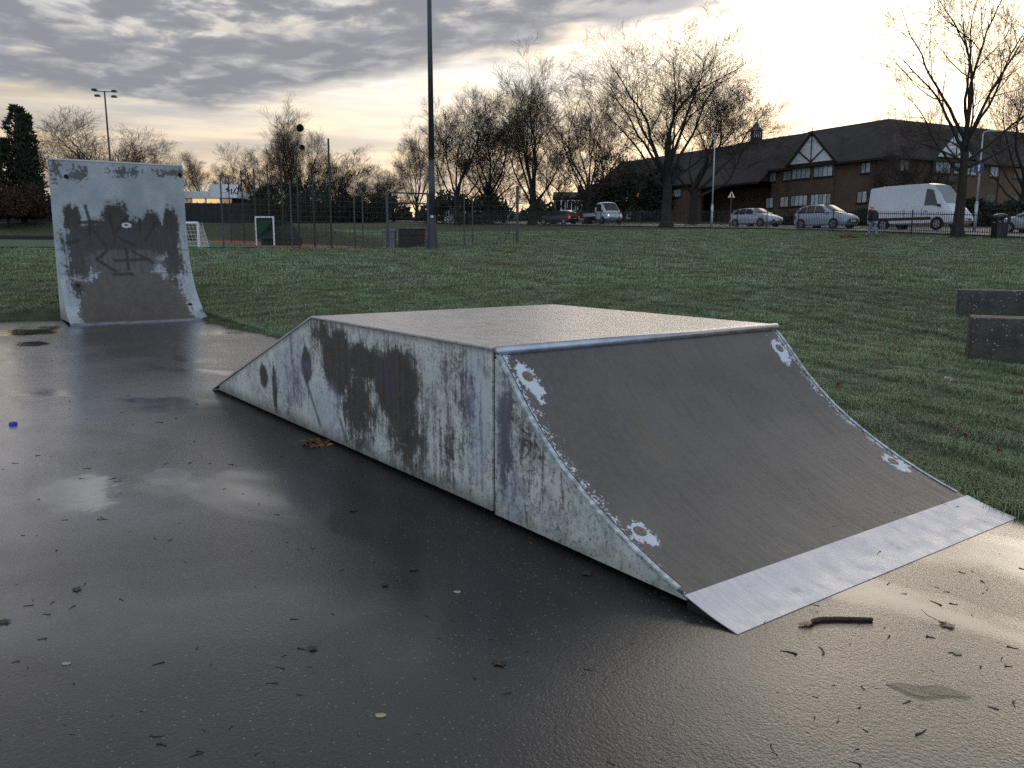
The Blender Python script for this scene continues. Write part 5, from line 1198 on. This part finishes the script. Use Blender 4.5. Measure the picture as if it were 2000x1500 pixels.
# the broken stick
q0, q1 = pad_at(1560, 1222), pad_at(1704, 1213)
d = q1 - q0; nrm_ = Vector((-d.y, d.x, 0)).normalized()
o0 = thing('stick', 'bent bark-covered stick with a pale broken end near the toe plate', 'stick', q0)
pp = [d * .0, d * .16, d * .22 + nrm_ * .018, d * .34 + nrm_ * .030, d * .55 + nrm_ * .026, d * .8 + nrm_ * .012, d * 1.0]
MB().tube([p + Vector((0, 0, .0075)) for p in pp[1:]], [.0085, .009, .0095, .0085, .0085, .0075], 8).build('bark', plain('stick_bark', (.055, .036, .024), .75, .5, 70, bs=.8), o0)
MB().tube([pp[0] + Vector((0, 0, .007)), pp[1] * .6 + Vector((0, 0, .009)), pp[1] + Vector((0, 0, .009))], [.004, .008, .0075], 7).build('broken_end', M_WOOD, o0)
def leaf_obj(px, py, size, label, m, rot, stem=.0, seed=1):
    r = random.Random(seed); b = MB(); n = 22; i0 = 0; ring = []
    for k in range(n):
        a = 2 * math.pi * k / n; rad = size * (.55 + .45 * abs(math.cos(2.5 * a))) * r.uniform(.8, 1.1); ring.append(Vector((rad * math.cos(a), rad * .75 * math.sin(a), .004 + size * .10 * r.random())))
    c = Vector((0, 0, .006))
    for k in range(n): b.poly([c, ring[k], ring[(k + 1) % n]])
    t = thing('fallen_leaf', label, 'leaf', pad_at(px, py), rot, 'fallen leaves on the pad')
    b.build('blade', m, t)
    if stem: MB().tube([(size * .4, 0, .006), (size * .9 + stem * .5, .01, .02), (size * .9 + stem, -.012, .028)], [.0018, .0015, .0012], 5).build('stalk', m, t)
leaf_obj(1850, 1222, .038, 'dark shrivelled leaf with a long stalk right of the stick', M_DLEAF2, 2.3, .075, 1)
for (px, py, s, lab) in ((975, 1296, .05, 'dark sodden leaf in the centre foreground'), (808, 1113, .045, 'dark sodden leaf in the shadow below the funbox'), (752, 1143, .04, 'dark sodden leaf left of the other in the shadow'), (610, 1268, .04, 'dark crumpled leaf left of centre in the foreground'), (1145, 1122, .05, 'dark reddish leaf tucked under the quarter side panel'), (150, 1152, .045, 'dark crumpled leaf near the left edge'), (8, 1216, .05, 'dark leaf cut by the left edge'), (690, 998, .05, 'dark sodden leaf beside the funbox reflection')):
    leaf_obj(px, py, s * .68, lab, M_DLEAF2, px * .37, 0, int(px))
for (px, py, s, lab, m) in ((744, 1398, .022, 'pale round fleck in the lower centre foreground', M_PLEAF), (893, 1157, .018, 'small pale fleck in the shadow of the funbox', M_PLEAF), (130, 1297, .018, 'pale straw-coloured chip near the left edge', M_PLEAF), (1870, 1277, .02, 'small pale chip by the shrivelled leaf', M_PLEAF)):
    r = random.Random(int(px)); b = MB(); pts_ = [Vector((s * r.uniform(.7, 1.1) * math.cos(a * .7), s * .6 * r.uniform(.7, 1.1) * math.sin(a * .7), 0)) for a in range(9)]
    o = b.prism(pts_, (0, 0, .003)).build('leaf_fleck', m); o.location = pad_at(px, py) + Vector((0, 0, .001)); tag(o, lab, 'leaf fragment')
# blue cap, puddle ring, dropped litter on the grass
cq = pad_at(26, 830); o = MB().lathe([(.032, 0), (.034, .006), (.030, .022), (.024, .026)], 18).build('bottle_cap', plain('blue_plastic', (.015, .03, .42), .35, .1, 10)); o.location = cq; tag(o, 'small blue plastic cap on the wet tarmac at the left', 'bottle cap')
r = random.Random(3); c = pad_at(1812, 1350); b = MB(); n = 40; a0 = pad_at(1730, 1345) - c; a1 = pad_at(1895, 1365) - c; ax = (a1 - a0).normalized(); ay = Vector((-ax.y, ax.x, 0)); hl = (a1 - a0).length / 2
rings = []
for (k, z) in ((1.0, .0006), (.93, .0042), (.80, .0052), (.5, .0045), (.05, .0042)):
    rings.append([ax * (hl * k * math.cos(2 * math.pi * j / n)) + ay * (hl * .32 * k * math.sin(2 * math.pi * j / n) * (1 + .25 * math.sin(3 * 2 * math.pi * j / n)) + .012 * math.sin(4.0 * math.cos(2 * math.pi * j / n))) + Vector((0, 0, z)) for j in range(n)])
for ra, rb_ in zip(rings, rings[1:]):
    for j in range(n): b.poly([ra[j], ra[(j + 1) % n], rb_[(j + 1) % n], rb_[j]])
b.poly(rings[-1])
o = b.build('puddle', mat('puddle_water', None, Base_Color=(.02, .02, .022, 1), Roughness=.03, IOR=1.33, Alpha=.3), smooth=True); o.location = c; struct(o, 'long thin puddle in the lower right foreground')
for (px, Y, s, m, lab) in ((1873, 9.1, .05, M_WHITE, 'scrap of white paper litter on the grass'), (1884, 8.9, .04, M_PLEAF, 'curled pale leaf beside the paper scrap on the grass')):
    g = at_ground(px, Y); r = random.Random(px); b = MB()
    for k in range(3): b.poly([Vector((r.uniform(-s, s), r.uniform(-s, s), .05 + r.uniform(0, s))) for _ in range(4)])
    o = b.build('litter_scrap', m); o.location = g; tag(o, lab, 'litter')
M_RLEAF = plain('rust_leaf', (.20, .065, .03), .6, .4, 20)
LEAFG = [(1300, 603), (1985, 770), (1717, 605), (1690, 660), (1745, 690), (1640, 760), (1935, 698), (1648, 735), (1460, 590), (1530, 610), (1375, 588), (1580, 640), (690, 640), (640, 600), (520, 560), (480, 600), (860, 560), (1100, 570), (1230, 560), (1830, 640), (1700, 540), (1500, 540), (1320, 520), (1950, 890), (1870, 855)]
rme = leaf_heap(31, 6, .03, .03, .04, .05); rme.materials.append(M_RLEAF)
for (px, py) in LEAFG:
    d = ray(px, py); k = 3.0
    while k < 60 and (Vector((0, 0, CAM_H)) + d * k).z > ground_z(d.x * k, d.y * k): k += .05
    o = bpy.data.objects.new('fallen_leaf', rme); COL.objects.link(o); o.location = (d.x * k, d.y * k, ground_z(d.x * k, d.y * k) + .03); o.rotation_euler = (0, 0, px); tag(o, 'rust-coloured fallen leaf lying in the grass', 'leaf', 'rusty leaves on the grass')

# ------------------------------------------------------------------ grass: tufts scattered over the field (stuff)
def tuft(seed, n, rad, h, w):
    r = random.Random(seed); v = []; f = []
    for _ in range(n):
        a = r.uniform(0, 6.28); q = rad * math.sqrt(r.random()); p = Vector((q * math.cos(a), q * math.sin(a), -.01)); d = r.uniform(0, 6.28); ln = r.uniform(.15, .95); hh = h * r.uniform(.5, 1.15)
        s = Vector((-math.sin(d), math.cos(d), 0)) * w * r.uniform(.7, 1.2); o_ = Vector((math.cos(d), math.sin(d), 0)) * hh * ln; i = len(v)
        v += [tuple(p - s), tuple(p + s), tuple(p + o_ * .4 + Vector((0, 0, hh * .65)) + s * .75), tuple(p + o_ * .4 + Vector((0, 0, hh * .65)) - s * .75), tuple(p + o_ + Vector((0, 0, hh * (1.0 - .35 * ln))))]
        f += [(i, i + 1, i + 2, i + 3), (i + 3, i + 2, i + 4)]
    me = bpy.data.meshes.new('tuft'); me.from_pydata(v, [], f); me.update(); me.materials.append(M_GRASS)
    return bpy.data.objects.new('tuft', me)
CLUMP = [(7.1, 1.3, .4), (-5.3, 3.2, 1.9), (8.1, -4.8, 4.0), (-9.4, -2.3, 2.2), (3.6, 1.7, .9), (11.2, 3.9, 3.0)]
def scatter(name, src, n, region, smin, smax, seed):
    rs = np.random.RandomState(seed); P = []; S_ = []
    (y0, y1, k) = region
    if name == 'grass' and y0 < 6:                      # ragged fringe hanging over the edge of the pad
        for _ in range(1500):
            u_, v_ = rs.uniform(PADU0, 5), PADV1 + rs.uniform(-.05, .07) + .03 * math.sin(_ * .7); q = from_uv(u_, v_); P.append((q.x, q.y, .0 if v_ < PADV1 else ground_z(q.x, q.y))); S_.append(rs.uniform(.6, 1.35))
        for _ in range(500):
            u_, v_ = PADU0 + rs.uniform(-.07, .05), rs.uniform(-5, PADV1); q = from_uv(u_, v_); P.append((q.x, q.y, .0)); S_.append(rs.uniform(.7, 1.4))
    while len(P) < n:
        y = rs.uniform(y0, y1); x = rs.uniform(-.68, .70) * (y + 1.0)
        if pad_dist(x, y) < .015: continue
        if road_off(x, y) > 2.0: continue
        s, t_ = pitch_st(x, y)
        if s > -.5 and t_ > -.35 and t_ < 60 and y > 30: continue
        cl = sum(math.sin(x * kx + y * ky + ph) for kx, ky, ph in CLUMP) / 4.2
        if cl < -.25 and rs.rand() < .35: continue
        P.append((x, y, ground_z(x, y) + .02 * cl)); S_.append(rs.uniform(smin, smax) * (.78 + .4 * sm(-.3, .75, cl)))
    me = bpy.data.meshes.new(name); me.from_pydata(P, [], []); me.update()
    at_ = me.attributes.new('scl', 'FLOAT', 'POINT'); at_.data.foreach_set('value', S_)
    ar = me.attributes.new('rot', 'FLOAT', 'POINT'); ar.data.foreach_set('value', rs.uniform(0, 6.28, len(P)))
    o = bpy.data.objects.new(name, me); COL.objects.link(o); stuff(o, 'short winter grass of the park field'); o['category'] = 'grass'
    ng = bpy.data.node_groups.new(name, 'GeometryNodeTree'); ng.interface.new_socket('Geometry', in_out='INPUT', socket_type='NodeSocketGeometry'); ng.interface.new_socket('Geometry', in_out='OUTPUT', socket_type='NodeSocketGeometry')
    gi = ng.nodes.new('NodeGroupInput'); go = ng.nodes.new('NodeGroupOutput'); ip = ng.nodes.new('GeometryNodeInstanceOnPoints'); oi = ng.nodes.new('GeometryNodeObjectInfo'); oi.inputs[0].default_value = src
    a1 = ng.nodes.new('GeometryNodeInputNamedAttribute'); a1.data_type = 'FLOAT'; a1.inputs[0].default_value = 'scl'; a2 = ng.nodes.new('GeometryNodeInputNamedAttribute'); a2.data_type = 'FLOAT'; a2.inputs[0].default_value = 'rot'
    cx = ng.nodes.new('ShaderNodeCombineXYZ'); L = ng.links.new
    L(gi.outputs[0], ip.inputs['Points']); L(oi.outputs['Geometry'], ip.inputs['Instance']); L(a1.outputs[0], ip.inputs['Scale']); L(a2.outputs[0], cx.inputs[2]); L(cx.outputs[0], ip.inputs['Rotation']); L(ip.outputs[0], go.inputs[0])
    md = o.modifiers.new('scatter', 'NODES'); md.node_group = ng
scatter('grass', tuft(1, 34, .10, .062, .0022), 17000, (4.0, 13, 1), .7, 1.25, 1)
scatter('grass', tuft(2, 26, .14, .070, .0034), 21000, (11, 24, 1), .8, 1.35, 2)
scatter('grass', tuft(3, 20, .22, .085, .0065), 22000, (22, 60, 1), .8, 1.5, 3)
